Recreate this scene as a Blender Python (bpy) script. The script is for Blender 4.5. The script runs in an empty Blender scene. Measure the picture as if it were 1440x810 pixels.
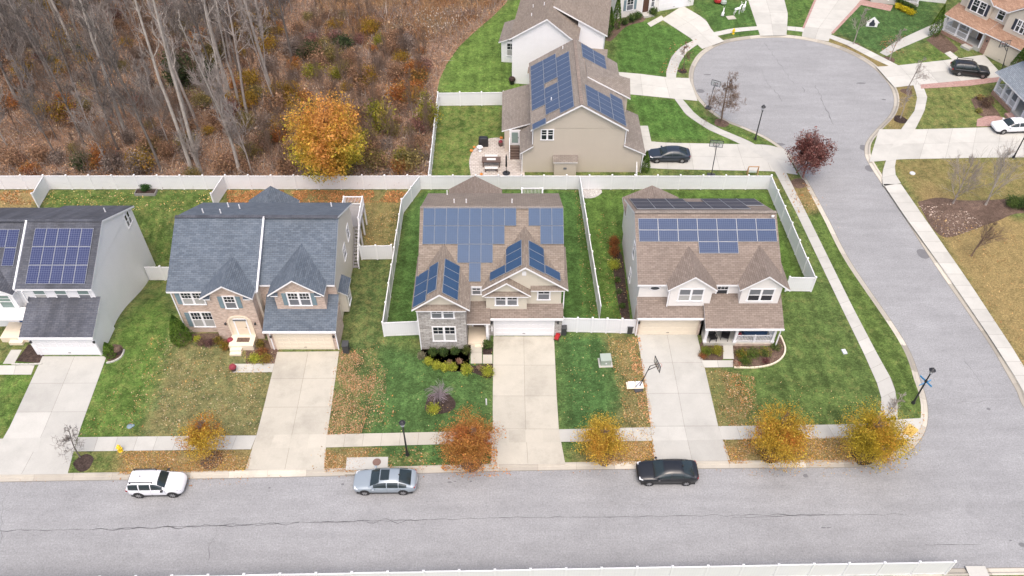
EXPO=.93
import bpy, bmesh, math, random
import numpy as np
from mathutils import Vector, Matrix, noise
from mathutils.geometry import tessellate_polygon
R = math.radians
SC = bpy.context.scene
COL = SC.collection
rnd = random.Random(7)
NR = np.random.default_rng(11)
L = 0.15                       # lot level above the road surface

# ------------------------------------------------------------------ survey: camera station and ground points
CAM_H, FPX, PITCH = 55.0, 1140.0, R(45.4)
def G(x, y, z=L):
    u = (x-720)/FPX; v = (y-405)/FPX
    dz = -(math.sin(PITCH)+v*math.cos(PITCH)); dy = math.cos(PITCH)-v*math.sin(PITCH)
    t = (z-CAM_H)/dz
    return Vector((u*t, dy*t, z))
def GP(pts, z=L): return [G(x, y, z) for x, y in pts]

# ------------------------------------------------------------------ mesh builder
class MB:
    def __init__(s): s.v=[]; s.f=[]; s.m=[]; s.t=[]
    def face(s, pts, m=0, tone=0.5):
        b=len(s.v); s.v.extend([tuple(p) for p in pts]); s.f.append(list(range(b,b+len(pts)))); s.m.append(m); s.t.append(tone)
    def faces(s, vs, fs, m=0, tone=0.5):
        b=len(s.v); s.v.extend([tuple(p) for p in vs])
        for f in fs: s.f.append([b+i for i in f]); s.m.append(m); s.t.append(tone)
    def extr(s, poly, vec, m=0, ms=None, tone=0.5, cap2=True):
        """closed solid: poly moved along vec"""
        n=len(poly); vec=Vector(vec); a=[Vector(p) for p in poly]; c=[p+vec for p in a]
        nn=Vector((0,0,0))
        for i in range(n): nn+= a[i].cross(a[(i+1)%n])
        if nn.dot(vec)>0: a.reverse(); c.reverse()
        b=len(s.v); s.v.extend([tuple(p) for p in a+c])
        s.f.append([b+i for i in range(n)]); s.m.append(m); s.t.append(tone)
        if cap2: s.f.append([b+n+i for i in reversed(range(n))]); s.m.append(m); s.t.append(tone)
        for i in range(n):
            j=(i+1)%n
            s.f.append([b+j,b+i,b+n+i,b+n+j]); s.m.append(m if ms is None else ms); s.t.append(tone)
    def box(s,x0,x1,y0,y1,z0,z1,m=0,tone=0.5):
        s.extr([(x0,y0,z1),(x1,y0,z1),(x1,y1,z1),(x0,y1,z1)],(0,0,z0-z1),m,tone=tone)
    def slab(s,poly,th,m=0,ms=1): s.extr(poly,(0,0,-th),m,ms)
    def beam(s,p0,p1,w,h,m=0):
        p0=Vector(p0); p1=Vector(p1); d=(p1-p0).normalized()
        up=Vector((0,0,1)) if abs(d.z)<.95 else Vector((0,1,0))
        r=d.cross(up).normalized(); u=r.cross(d)
        q=[p0+r*(a*w/2)+u*(b*h/2) for a,b in ((-1,-1),(1,-1),(1,1),(-1,1))]
        s.extr(q,p1-p0,m)
    def tube(s,p0,p1,r0,r1,n=6,m=0,caps=False,tone=.5):
        p0=Vector(p0); p1=Vector(p1); d=(p1-p0)
        if d.length<1e-6: return
        d.normalize(); a=d.orthogonal().normalized(); b=d.cross(a)
        k=len(s.v)
        for p,r in ((p0,r0),(p1,r1)):
            for i in range(n):
                t=2*math.pi*i/n; s.v.append(tuple(p+a*(r*math.cos(t))+b*(r*math.sin(t))))
        for i in range(n):
            j=(i+1)%n; s.f.append([k+i,k+j,k+n+j,k+n+i]); s.m.append(m); s.t.append(tone)
        if caps:
            s.f.append([k+i for i in reversed(range(n))]); s.m.append(m); s.t.append(tone)
            s.f.append([k+n+i for i in range(n)]); s.m.append(m); s.t.append(tone)
    def lathe(s,c,prof,n=12,m=0):
        c=Vector(c); k=len(s.v)
        for r,z in prof:
            for i in range(n):
                t=2*math.pi*i/n; s.v.append((c.x+r*math.cos(t),c.y+r*math.sin(t),c.z+z))
        for q in range(len(prof)-1):
            for i in range(n):
                j=(i+1)%n; s.f.append([k+q*n+i,k+q*n+j,k+(q+1)*n+j,k+(q+1)*n+i]); s.m.append(m); s.t.append(.5)
        s.f.append([k+i for i in reversed(range(n))]); s.m.append(m); s.t.append(.5)
        q=len(prof)-1; s.f.append([k+q*n+i for i in range(n)]); s.m.append(m); s.t.append(.5)
    def gable(s,x0,x1,y0,y1,ze,zr,axis='x',th=.2,pos=None):
        if axis=='x':
            ym=(y0+y1)/2 if pos is None else pos
            s.slab([(x0,y0,ze),(x1,y0,ze),(x1,ym,zr),(x0,ym,zr)],th); s.slab([(x1,y1,ze),(x0,y1,ze),(x0,ym,zr),(x1,ym,zr)],th)
        else:
            xm=(x0+x1)/2 if pos is None else pos
            s.slab([(x0,y1,ze),(x0,y0,ze),(xm,y0,zr),(xm,y1,zr)],th); s.slab([(x1,y0,ze),(x1,y1,ze),(xm,y1,zr),(xm,y0,zr)],th)
    def mesh(s,name,mats,off=(0,0,0),smooth=False):
        me=bpy.data.meshes.new(name)
        ox,oy,oz=off
        vs=[(x-ox,y-oy,z-oz) for x,y,z in s.v]
        me.from_pydata(vs,[],s.f)
        for mt in mats: me.materials.append(mt)
        me.polygons.foreach_set('material_index',s.m)
        me.uv_layers.new(name='UVMap'); me.color_attributes.new('tone','FLOAT_COLOR','CORNER')
        U=[];T=[]
        for p,t in zip(me.polygons,s.t):
            n=p.normal
            if abs(n.z)>.97: tx=Vector((1,0,0)); ty=Vector((0,1,0))
            else:
                tx=Vector((-n.y,n.x,0)).normalized(); ty=n.cross(tx)
            for vi in p.vertices:
                q=Vector(s.v[vi]); U+= [q.dot(tx),q.dot(ty)]; T+=[t,t,t,1]
        me.uv_layers['UVMap'].data.foreach_set('uv',U); me.color_attributes['tone'].data.foreach_set('color',T)
        if smooth: me.polygons.foreach_set('use_smooth',[True]*len(me.polygons))
        me.update(); return me
    def build(s,name,mats,parent=None,off=None,loc=None,rot=0,smooth=False):
        if not isinstance(mats,(list,tuple)): mats=[mats]
        if off is None: off=parent['off'] if parent is not None and 'off' in parent else (0,0,0)
        return link(name,s.mesh(name,mats,off,smooth),parent,loc,rot)
def link(name,me,parent=None,loc=None,rot=0):
    o=bpy.data.objects.new(name,me); COL.objects.link(o)
    if parent is not None: o.parent=parent
    if loc is not None: o.location=loc
    if rot: o.rotation_euler=(0,0,rot)
    return o
def tag(o,label=None,cat=None,group=None,kind=None):
    if label: o['label']=label
    if cat: o['category']=cat
    if group: o['group']=group
    if kind: o['kind']=kind
    return o
def empty(name,loc,label,cat,rot=0,group=None):
    o=bpy.data.objects.new(name,None); COL.objects.link(o); o.location=loc; o.rotation_euler=(0,0,rot); o.empty_display_size=.3
    return tag(o,label,cat,group)
def dup(o,parent=None):
    c=o.copy(); COL.objects.link(c)
    if parent is not None: c.parent=parent
    for ch in o.children: dup(ch,c)
    return c

# ------------------------------------------------------------------ materials
class NT:
    def __init__(s,name):
        s.m=bpy.data.materials.new(name); s.m.use_nodes=True; s.t=s.m.node_tree; s.n=s.t.nodes; s.l=s.t.links
        s.b=s.n['Principled BSDF']; s.out=s.n['Material Output']
    def add(s,ty,**kw):
        n=s.n.new(ty)
        for k,v in kw.items():
            if k.startswith('i_'): n.inputs[k[2:].replace('_',' ')].default_value=v
            else: setattr(n,k,v)
        return n
    def link(s,a,b): s.l.new(a,b)
    def coord(s,which='Object'):
        return s.add('ShaderNodeTexCoord').outputs[which]
    def mapv(s,v,scale=(1,1,1),rot=(0,0,0)):
        n=s.add('ShaderNodeMapping'); n.inputs['Scale'].default_value=scale; n.inputs['Rotation'].default_value=rot; s.link(v,n.inputs['Vector']); return n.outputs[0]
    def noise(s,v,scale,detail=4,rough=.6):
        n=s.add('ShaderNodeTexNoise'); n.inputs['Scale'].default_value=scale; n.inputs['Detail'].default_value=detail; n.inputs['Roughness'].default_value=rough
        s.link(v,n.inputs['Vector']); return n.outputs['Fac']
    def ramp(s,f,stops):
        n=s.add('ShaderNodeValToRGB'); e=n.color_ramp.elements
        while len(e)<len(stops): e.new(.5)
        for el,(p,c) in zip(e,stops):
            el.position=p; el.color=(c,c,c,1) if isinstance(c,(int,float)) else (*c,1)
        s.link(f,n.inputs[0]); return n.outputs[0]
    def mix(s,f,a,b,mode='MIX'):
        n=s.add('ShaderNodeMix',data_type='RGBA',blend_type=mode)
        for k,x in (('Factor',f),('A',a),('B',b)):
            sock=[i for i in n.inputs if i.name==k and (i.type=='RGBA' if k!='Factor' else i.type=='VALUE')][0]
            if isinstance(x,(int,float)) : sock.default_value = x if k=='Factor' else (x,x,x,1)
            elif isinstance(x,tuple): sock.default_value=(*x[:3],1)
            else: s.link(x,sock)
        return [o for o in n.outputs if o.type=='RGBA'][0]
    def math(s,op,a,b=0.0,c=None):
        n=s.add('ShaderNodeMath',operation=op)
        for i,x in enumerate((a,b) if c is None else (a,b,c)):
            if isinstance(x,(int,float)): n.inputs[i].default_value=x
            else: s.link(x,n.inputs[i])
        return n.outputs[0]
    def sep(s,v):
        n=s.add('ShaderNodeSeparateXYZ'); s.link(v,n.inputs[0]); return n.outputs
    def bump(s,h,strength=.3,dist=.02):
        n=s.add('ShaderNodeBump'); n.inputs['Strength'].default_value=strength; n.inputs['Distance'].default_value=dist
        s.link(h,n.inputs['Height']); s.link(n.outputs[0],s.b.inputs['Normal'])
    def col(s,c):
        if isinstance(c,tuple): s.b.inputs['Base Color'].default_value=(*c[:3],1)
        else: s.link(c,s.b.inputs['Base Color'])
    def rough(s,r): s.b.inputs['Roughness'].default_value=r
    def attr(s,n):
        a=s.add('ShaderNodeAttribute'); a.attribute_name=n; return a
def sc(c,k): return tuple(min(1,x*k) for x in c)
def plain(name,col,rough=.6,var=.12,scale=2.5,bump=0,metal=0,coat=0,spec=None):
    t=NT(name); f=t.noise(t.coord(),scale,5)
    t.col(t.mix(f,sc(col,1-var),sc(col,1+var))); t.rough(rough); t.b.inputs['Metallic'].default_value=metal
    if coat: t.b.inputs['Coat Weight'].default_value=coat; t.b.inputs['Coat Roughness'].default_value=.06
    if spec is not None: t.b.inputs['Specular IOR Level'].default_value=spec
    if bump: t.bump(t.noise(t.coord(),scale*8,3),bump,.02)
    return t.m
def siding(name,col):
    t=NT(name); uv=t.coord('UV'); y=t.sep(uv)[1]
    fr=t.math('FRACT',t.math('DIVIDE',y,.16))
    line=t.ramp(fr,[(0,.72),(.14,1.0)])
    n=t.noise(t.coord(),.6,5); c=t.mix(n,sc(col,.93),sc(col,1.05))
    # faint vertical weather staining, long in the fall direction
    st=t.noise(t.mapv(uv,(1.5,.12,1)),1.0,4); c=t.mix(t.ramp(st,[(.5,0.0),(.8,.12)]),c,sc(col,.78))
    t.col(t.mix(1.0,c,line,'MULTIPLY')); t.rough(.5); t.bump(fr,.5,.02); return t.m
def shingle(name,c1,c2,streak=.0):
    t=NT(name); uv=t.coord('UV')
    b=t.add('ShaderNodeTexBrick'); b.offset=.5; t.link(uv,b.inputs['Vector'])
    b.inputs['Color1'].default_value=(*c1,1); b.inputs['Color2'].default_value=(*c2,1); b.inputs['Mortar'].default_value=(*sc(c1,.55),1)
    b.inputs['Scale'].default_value=1; b.inputs['Mortar Size'].default_value=.012; b.inputs['Brick Width'].default_value=.42; b.inputs['Row Height'].default_value=.17; b.inputs['Bias'].default_value=0
    n=t.noise(t.mapv(uv,(1,2.2,1)),1.7,4,.7); c=t.mix(1.0,b.outputs['Color'],t.ramp(n,[(.25,.84),(.75,1.14)]),'MULTIPLY')
    n2=t.noise(uv,.25,3); c=t.mix(1.0,c,t.ramp(n2,[(.3,.88),(.7,1.1)]),'MULTIPLY')
    if streak:
        s2=t.noise(t.mapv(uv,(.9,.1,1)),1.0,3); c=t.mix(1.0,c,t.ramp(s2,[(.4,1-streak),(.6,1.1)]),'MULTIPLY')
    t.col(c); t.rough(.9); t.bump(b.outputs['Fac'],.3,-.01); return t.m
def masonry(name,c1,c2,mortar,w,h,var=.3):
    t=NT(name); uv=t.coord('UV'); b=t.add('ShaderNodeTexBrick'); t.link(uv,b.inputs['Vector'])
    b.inputs['Color1'].default_value=(*c1,1); b.inputs['Color2'].default_value=(*c2,1); b.inputs['Mortar'].default_value=(*mortar,1)
    b.inputs['Scale'].default_value=1; b.inputs['Mortar Size'].default_value=h*.09; b.inputs['Brick Width'].default_value=w; b.inputs['Row Height'].default_value=h
    n=t.noise(t.mapv(uv,(1.2,2.6,1)),2.2,4,.7); c=t.mix(1.0,b.outputs['Color'],t.ramp(n,[(.3,1-var),(.7,1+var*.7)]),'MULTIPLY')
    t.col(c); t.rough(.85); t.bump(b.outputs['Fac'],.5,-.02); return t.m
def concrete(name,col,stain=.45,tv=.15):
    t=NT(name); o=t.coord(); a=t.attr('tone'); k=t.ramp(a.outputs['Fac'],[(0,1-tv),(1,1+tv)])
    n=t.noise(o,.7,6,.65); c=t.mix(n,sc(col,.84),sc(col,1.12)); c=t.mix(1.0,c,k,'MULTIPLY')
    st=t.noise(o,.33,5,.7); c=t.mix(t.ramp(st,[(.5,0.0),(.78,stain)]),c,sc(col,.6))
    f=t.noise(o,26,2); c=t.mix(1.0,c,t.ramp(f,[(.3,.93),(.7,1.05)]),'MULTIPLY')
    t.col(c); t.rough(.85); t.bump(f,.12,.01); return t.m
def asphalt():
    t=NT('asphalt'); o=t.coord(); base=(.272,.275,.278)
    n=t.noise(o,.09,4,.6); c=t.mix(n,sc(base,.9),sc(base,1.1))
    n1=t.noise(t.mapv(o,(.25,1.4,1)),.7,5,.65); c=t.mix(1.0,c,t.ramp(n1,[(.35,.91),(.65,1.05)]),'MULTIPLY'); n5=t.noise(o,.22,6,.7); c=t.mix(1.0,c,t.ramp(n5,[(.35,.92),(.65,1.04)]),'MULTIPLY')
    n2=t.noise(o,1.9,5,.7); c=t.mix(1.0,c,t.ramp(n2,[(.3,.93),(.7,1.05)]),'MULTIPLY')
    n3=t.noise(o,8,4,.85); c=t.mix(1.0,c,t.ramp(n3,[(.3,.68),(.7,1.3)]),'MULTIPLY')
    n4=t.noise(o,.5,6,.75); c=t.mix(t.ramp(n4,[(.6,0.0),(.72,.4)]),c,(.15,.152,.16))
    t.col(c); t.rough(.9); t.bump(n3,.25,.015); return t.m
def lawnmat():
    t=NT('lawn_grass'); o=t.coord(); a=t.attr('gcol'); col=a.outputs['Color']; dry=a.outputs['Alpha']
    n=t.noise(o,.55,6,.7); hs=t.add('ShaderNodeHueSaturation'); hs.inputs['Saturation'].default_value=.9; hs.inputs['Value'].default_value=1.06; t.link(col,hs.inputs['Color']); c=t.mix(1.0,hs.outputs[0],t.ramp(n,[(.3,.6),(.7,1.42)]),'MULTIPLY')
    n2=t.noise(o,2.6,5,.75); c=t.mix(1.0,c,t.ramp(n2,[(.3,.6),(.7,1.42)]),'MULTIPLY')
    wv=t.add('ShaderNodeTexWave'); wv.inputs['Scale'].default_value=.26; wv.inputs['Distortion'].default_value=2.5; wv.inputs['Detail'].default_value=2; wv.inputs['Detail Scale'].default_value=.6; t.link(o,wv.inputs['Vector']); c=t.mix(1.0,c,t.ramp(wv.outputs['Fac'],[(.2,.93),(.8,1.07)]),'MULTIPLY')
    nd=t.noise(o,1.1,8,.82); thr=t.math('SUBTRACT',t.math('ADD',nd,t.math('MULTIPLY',dry,.62)),.62)
    fac=t.ramp(thr,[(0.0,0.0),(.36,.8)])
    st=t.noise(o,7,3,.7); straw=t.mix(st,(.20,.145,.055),(.36,.27,.125))
    c=t.mix(fac,c,straw)
    n4=t.noise(t.mapv(o,(1,1.4,1)),5.2,4,.8); c=t.mix(1.0,c,t.ramp(n4,[(.3,.62),(.7,1.38)]),'MULTIPLY'); n3=t.noise(t.mapv(o,(1,1.4,1)),11,3,.8); c=t.mix(1.0,c,t.ramp(n3,[(.28,.4),(.72,1.6)]),'MULTIPLY')
    t.col(c); t.rough(.95); t.b.inputs['Specular IOR Level'].default_value=.15; t.bump(n3,.8,.06); return t.m
def littermat(name,stops,scale=2.2):
    t=NT(name); o=t.coord(); n=t.noise(o,scale,7,.8); c=t.ramp(n,stops)
    n1=t.noise(o,.25,4); c=t.mix(1.0,c,t.ramp(n1,[(.3,.75),(.7,1.25)]),'MULTIPLY')
    n2=t.noise(o,14,2,.8); c=t.mix(1.0,c,t.ramp(n2,[(.3,.6),(.7,1.4)]),'MULTIPLY')
    t.col(c); t.rough(1); t.b.inputs['Specular IOR Level'].default_value=.1; t.bump(n2,.8,.05); return t.m
def leafmat(name,rough=.7,trans=.25):
    t=NT(name); a=t.attr('lcol'); t.col(a.outputs['Color']); t.rough(rough); t.b.inputs['Specular IOR Level'].default_value=.25
    d=t.add('ShaderNodeBsdfTranslucent'); t.link(a.outputs['Color'],d.inputs['Color'])
    mx=t.add('ShaderNodeMixShader'); mx.inputs[0].default_value=trans; t.link(t.b.outputs[0],mx.inputs[1]); t.link(d.outputs[0],mx.inputs[2]); t.link(mx.outputs[0],t.out.inputs[0]); return t.m
def bark(name,c1,c2):
    t=NT(name); o=t.coord(); n=t.noise(t.mapv(o,(3,3,.7)),2.5,5,.7); t.col(t.ramp(n,[(.3,c1),(.7,c2)])); t.rough(.9); t.bump(n,.5,.03); return t.m
def solar(name,c,line,lw=.012,step=.158,k=.35,matte=False):
    t=NT(name); uv=t.coord('UV'); s=t.sep(uv)
    def ln(x):
        f=t.math('FRACT',t.math('DIVIDE',x,step)); d=t.math('ABSOLUTE',t.math('SUBTRACT',f,.5)); return t.math('GREATER_THAN',d,.5-lw/step)
    m=t.math('MAXIMUM',ln(s[0]),ln(s[1])); n=t.noise(t.coord(),1.1,3)
    t.col(t.mix(t.math('MULTIPLY',m,k),t.mix(n,sc(c,.8),sc(c,1.25)),line)); t.rough(.55 if matte else .35); t.b.inputs['Coat Weight'].default_value=0 if matte else .12; t.b.inputs['Specular IOR Level'].default_value=.1 if matte else .2; t.b.inputs['Coat Roughness'].default_value=.1; return t.m
def carpaint(name,c,metal=.0):
    t=NT(name); n=t.noise(t.coord(),1.6,4); t.col(t.mix(n,sc(c,.94),sc(c,1.05))); t.rough(.3); t.b.inputs['Metallic'].default_value=metal
    t.b.inputs['Coat Weight'].default_value=.55; t.b.inputs['Coat Roughness'].default_value=.05; return t.m
def vinylmat():
    t=NT('white_vinyl'); uv=t.coord('UV'); x=t.sep(uv)[0]; fr=t.math('FRACT',t.math('DIVIDE',x,.19))
    line=t.ramp(fr,[(0,.86),(.1,1.0)]); n=t.noise(t.coord(),.8,4); c=t.mix(n,(.66,.67,.69),(.78,.785,.80)); gr=t.noise(t.coord(),1.7,5,.7); low=t.ramp(t.sep(uv)[1],[(.0,1.0),(.5,0.0)]); c=t.mix(t.math('MULTIPLY',t.math('MULTIPLY',t.ramp(gr,[(.4,0.0),(.75,.55)]),low),1.0),c,(.42,.41,.33)); t.col(t.mix(1.0,c,line,'MULTIPLY')); t.rough(.4); return t.m

M=dict(
 white=plain('white_trim',(.79,.79,.80),.45,.05), vinyl=vinylmat(), post=plain('white_post',(.76,.765,.78),.4,.04),
 sid_white=siding('white_siding',(.86,.86,.87)), sid_cream=siding('cream_siding',(.62,.575,.475)), sid_tan=siding('tan_siding',(.55,.49,.41)),
 sid_beige=siding('beige_siding',(.70,.64,.55)), sid_offw=siding('offwhite_siding',(.78,.76,.73)), sid_cottage=siding('cottage_siding',(.62,.565,.475)),
 sh_slate=shingle('slate_shingles',(.082,.104,.132),(.125,.15,.18)), sh_dark=shingle('dark_shingles',(.068,.074,.092),(.098,.103,.12),.25),
 sh_brown=shingle('brown_shingles',(.195,.158,.125),(.25,.208,.17)), sh_taupe=shingle('taupe_shingles',(.185,.148,.122),(.24,.195,.163)),
 sh_grey=shingle('weathered_shingles',(.2,.172,.145),(.25,.217,.187)), sh_red=shingle('terracotta_shingles',(.27,.16,.105),(.37,.235,.16)), sh_blue=shingle('bluegrey_shingles',(.16,.19,.22),(.22,.25,.28)),
 brick=masonry('pale_brick',(.47,.345,.275),(.60,.48,.40),(.52,.46,.40),.25,.085,.3), brick_red=masonry('red_brick',(.30,.165,.12),(.40,.24,.18),(.4,.33,.28),.25,.085),
 stone=masonry('grey_stone',(.33,.31,.29),(.52,.50,.475),(.24,.22,.2),.55,.2,.35),
 conc=concrete('concrete',(.43,.425,.39)), conc_new=concrete('pale_concrete',(.47,.462,.42)), conc_warm=concrete('warm_concrete',(.435,.41,.345),.7), kerb=concrete('kerb_concrete',(.41,.38,.32),.5,.32),
 joint=plain('joint_dirt',(.19,.175,.15),.95), asphalt=asphalt(), tar=plain('crack_tar',(.10,.10,.104),.8), tar_soft=plain('crack_faint',(.15,.15,.155),.9), lawn=lawnmat(),
 forest=littermat('leaf_litter',[(.3,(.13,.083,.058)),(.5,(.28,.17,.11)),(.7,(.42,.28,.18))]),
 meadow=littermat('dry_meadow',[(.3,(.13,.07,.035)),(.5,(.28,.155,.075)),(.7,(.42,.27,.15))]),
 mulch=littermat('dark_mulch',[(.3,(.022,.016,.015)),(.7,(.085,.062,.052))],4), mulch_brown=littermat('brown_mulch',[(.3,(.06,.04,.031)),(.7,(.185,.13,.10))],3),
 pebble=littermat('pale_pebbles',[(.3,(.16,.15,.14)),(.5,(.42,.4,.38)),(.7,(.62,.6,.57))],6), earth=plain('earth',(.12,.09,.06),.95,.3,.5),
 paver_red=masonry('red_pavers',(.36,.2,.17),(.46,.29,.25),(.3,.22,.2),.2,.1), paver=masonry('tan_pavers',(.42,.37,.32),(.52,.47,.42),(.3,.27,.24),.45,.3,.15),
 leaf=leafmat('leaf',.7,.4), dryleaf=leafmat('dry_leaf',.85,.1),
 bark_pale=bark('pale_bark',(.20,.17,.145),(.47,.43,.385)), bark_dark=bark('dark_bark',(.075,.062,.054),(.2,.175,.155)), bark_mid=bark('grey_bark',(.19,.16,.14),(.40,.355,.32)), bark_red=bark('reddish_twigs',(.12,.06,.055),(.25,.14,.125)), bark_brown=bark('brown_twigs',(.10,.065,.045),(.24,.165,.12)),
 glass=plain('window_glass',(.022,.027,.034),.08,.3,.5,spec=.6), screen=plain('window_screen',(.15,.16,.175),.35,.2,1), glass_reflect=plain('green_reflection_glass',(.2,.27,.25),.15,.3,1),  # the pale green pane colour is a reflection put into the base colour
 carglass=plain('car_glass',(.02,.03,.032),.05,.3,1,spec=.7), tyre=plain('tyre_rubber',(.02,.02,.021),.8), rim=plain('alloy_rim',(.45,.45,.46),.3,.1,metal=.7),
 black=plain('black_paint',(.018,.018,.02),.4,.2), iron=plain('dark_iron',(.02,.021,.024),.45,.2), rubber_grey=plain('charcoal_plastic',(.045,.047,.05),.6),
 shutter=plain('bluegrey_shutter',(.17,.24,.27),.6,.1), shutter_dark=plain('navy_shutter',(.03,.037,.055),.6), door_blue=plain('navy_door',(.025,.075,.2),.4), door_brown=plain('brown_door',(.09,.045,.03),.5), door_cream=plain('cream_door',(.68,.58,.45),.5,.05), door_white=plain('white_door',(.73,.73,.74),.45,.05), gar_cream=plain('cream_garage',(.70,.625,.50),.5,.05),
 cream=plain('cream_trim',(.70,.61,.48),.5,.06), frame_al=plain('panel_frame',(.33,.35,.38),.4,.05,metal=.3), frame_mid=plain('mid_panel_frame',(.13,.17,.23),.4,.05), frame_dk=plain('dark_panel_frame',(.03,.032,.04),.35),
 pv_blue=solar('blue_cells',(.030,.064,.128),(.11,.17,.27),.006,.158,.3), pv_navy=solar('navy_cells',(.018,.027,.085),(.26,.3,.42),.011,.2,.4), pv_mid=solar('mid_cells',(.023,.043,.10),(.17,.23,.34),.010,.17,.35), pv_black=solar('black_cells',(.055,.056,.072),(.15,.15,.18),.006,.16,.4,True), pv_grey=solar('steel_cells',(.05,.074,.13),(.16,.21,.3),.008,.16,.3),
 lampglass=plain('lamp_glass',(.55,.57,.6),.3,.05), yellow=plain('hydrant_yellow',(.75,.52,.02),.45,.08), blind=plain('window_blind',(.36,.36,.345),.7,.15,3), mat_yellow=plain('tactile_yellow',(.55,.38,.11),.8,.2,6), red=plain('red_plastic',(.42,.03,.035),.4), sign_blue=plain('sign_blue',(.05,.25,.5),.5), green_box=plain('utility_green',(.32,.37,.32),.6,.1), lid=plain('rusted_lid',(.17,.105,.085),.8,.25,8), wood=plain('raw_wood',(.42,.25,.13),.8,.2,4), wood_dark=plain('dark_wood',(.11,.075,.06),.7,.2,4), grey_wood=plain('grey_decking',(.25,.24,.235),.8,.2,3), cushion=plain('pale_cushion',(.6,.58,.55),.9), blue_cloth=plain('blue_cloth',(.03,.075,.16),.8), tail=plain('red_lens',(.3,.01,.012),.2), lens=plain('clear_lens',(.62,.64,.66),.12,.05), pumpkin=plain('orange_pumpkin',(.6,.22,.04),.6), mum=plain('red_flowers',(.22,.03,.045),.8,.4,14), plum=plain('plum_pot',(.09,.06,.06),.6),
 acrylic=plain('clear_acrylic',(.8,.82,.84),.08,.02), paint_white=carpaint('white_car_paint',(.72,.73,.75)), paint_grey=carpaint('bluegrey_car_paint',(.27,.315,.35),.15), paint_black=carpaint('black_car_paint',(.011,.012,.014),.0), paint_navy=carpaint('navy_car_paint',(.025,.035,.05),.2), plastic=plain('black_plastic',(.02,.02,.021),.6),
)

M['acrylic'].node_tree.nodes['Principled BSDF'].inputs['Transmission Weight'].default_value=.92
# ------------------------------------------------------------------ curves on the ground
def smooth(pts,step=.6):
    P=[Vector((p[0],p[1])) for p in pts]; out=[]
    P=[P[0]*2-P[1]]+P+[P[-1]*2-P[-2]]
    for i in range(1,len(P)-2):
        a,b,c,d=P[i-1:i+3]; n=max(1,int((c-b).length/step))
        for k in range(n):
            t=k/n; out.append(.5*((2*b)+(c-a)*t+(2*a-5*b+4*c-d)*t*t+(3*b-a-3*c+d)*t**3))
    out.append(P[-2]); return out
def resample(pts,step):
    P=[Vector((p[0],p[1])) for p in pts]; L_=[0]
    for a,b in zip(P,P[1:]): L_.append(L_[-1]+(b-a).length)
    n=max(1,round(L_[-1]/step)); out=[]; j=0
    for k in range(n+1):
        s=L_[-1]*k/n
        while j<len(P)-2 and L_[j+1]<s: j+=1
        t=(s-L_[j])/max(1e-9,L_[j+1]-L_[j]); out.append(P[j].lerp(P[j+1],min(1,max(0,t))))
    return out
def offset(P,d):
    out=[]
    for i,p in enumerate(P):
        t=(P[min(i+1,len(P)-1)]-P[max(i-1,0)]).normalized(); out.append(p+Vector((-t.y,t.x))*d)
    return out
def ground_poly(name,pts,z,mat,kind='structure',parent=None):
    vs=[Vector((p[0],p[1],z)) for p in pts]; tris=tessellate_polygon([vs]); mb=MB(); mb.v=[tuple(v) for v in vs]
    for a,b,c in tris:
        n=(vs[b]-vs[a]).cross(vs[c]-vs[a]); mb.f.append([a,b,c] if n.z>0 else [a,c,b]); mb.m.append(0); mb.t.append(.5)
    return tag(mb.build(name,mat,parent),kind=kind)
def inside(x,y,poly):
    c=False; n=len(poly); j=n-1
    for i in range(n):
        xi,yi=poly[i][0],poly[i][1]; xj,yj=poly[j][0],poly[j][1]
        if (yi>y)!=(yj>y) and x<(xj-xi)*(y-yi)/(yj-yi)+xi: c=not c
        j=i
    return c

def sstep(a,b,x): t=min(1,max(0,(x-a)/(b-a))); return t*t*(3-2*t)
def terr(x,y):
    """the side yards fall away towards the backs of the two western houses"""
    if not (-60<x<-11.5 and 48<y<65): return 0.0
    return -2.1*sstep(49.5,58,y)*(1-sstep(59.6,64.5,y))*(1-sstep(-22.0,-18.0,x))*sstep(-58,-48,x)

# ------------------------------------------------------------------ road edge, kerbs, lots
kp=[(-85,32.7),(-60,32.6)]+[tuple(G(x,y,0)[:2]) for x,y in [(0,678),(250,674),(450,670),(740,662),(1000,659),(1190,657.5),(1215,656.5),(1240,653),(1262,645),(1283,632),(1297,615),(1304,598),(1305,577),(1302,558),(1296,540),
 (1272,480),(1197,369),(1165,308),(1140,262),(1120,228),(1106,212),(1080,194),(1050,180),(1020,168),(997,151),(981,132),(975,113),(978,94),(992,75),(1020,61),(1066,54),(1107,53.5),(1150,60),(1187,72),(1222,91),(1247,115),(1257,138),(1252,160),(1232,182),(1218,200),(1216,217),(1222,231),(1238,256),
 (1266,296),(1297,346),(1325,388),(1362,441),(1395,490),(1427,545),(1452,585)]]+[(47.5,36.2),(54,33.9),(64,33.4),(90,33.6)]
KE=resample(smooth(kp,.5),.5)
low0,low1=G(200,811,0),G(1400,796,0)
sl=(low1.y-low0.y)/(low1.x-low0.x)
def ylow(x): return low1.y-.15+(x-low1.x)*sl
KL=[Vector((x,ylow(x))) for x in np.linspace(90,-85,300)]
road=ground_poly('road',list(KE)+list(KL),0,M['asphalt'])
tag(ground_poly('ground',[(-600,-300),(600,-300),(600,900),(-600,900)],-3.2,M['earth']))
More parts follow.
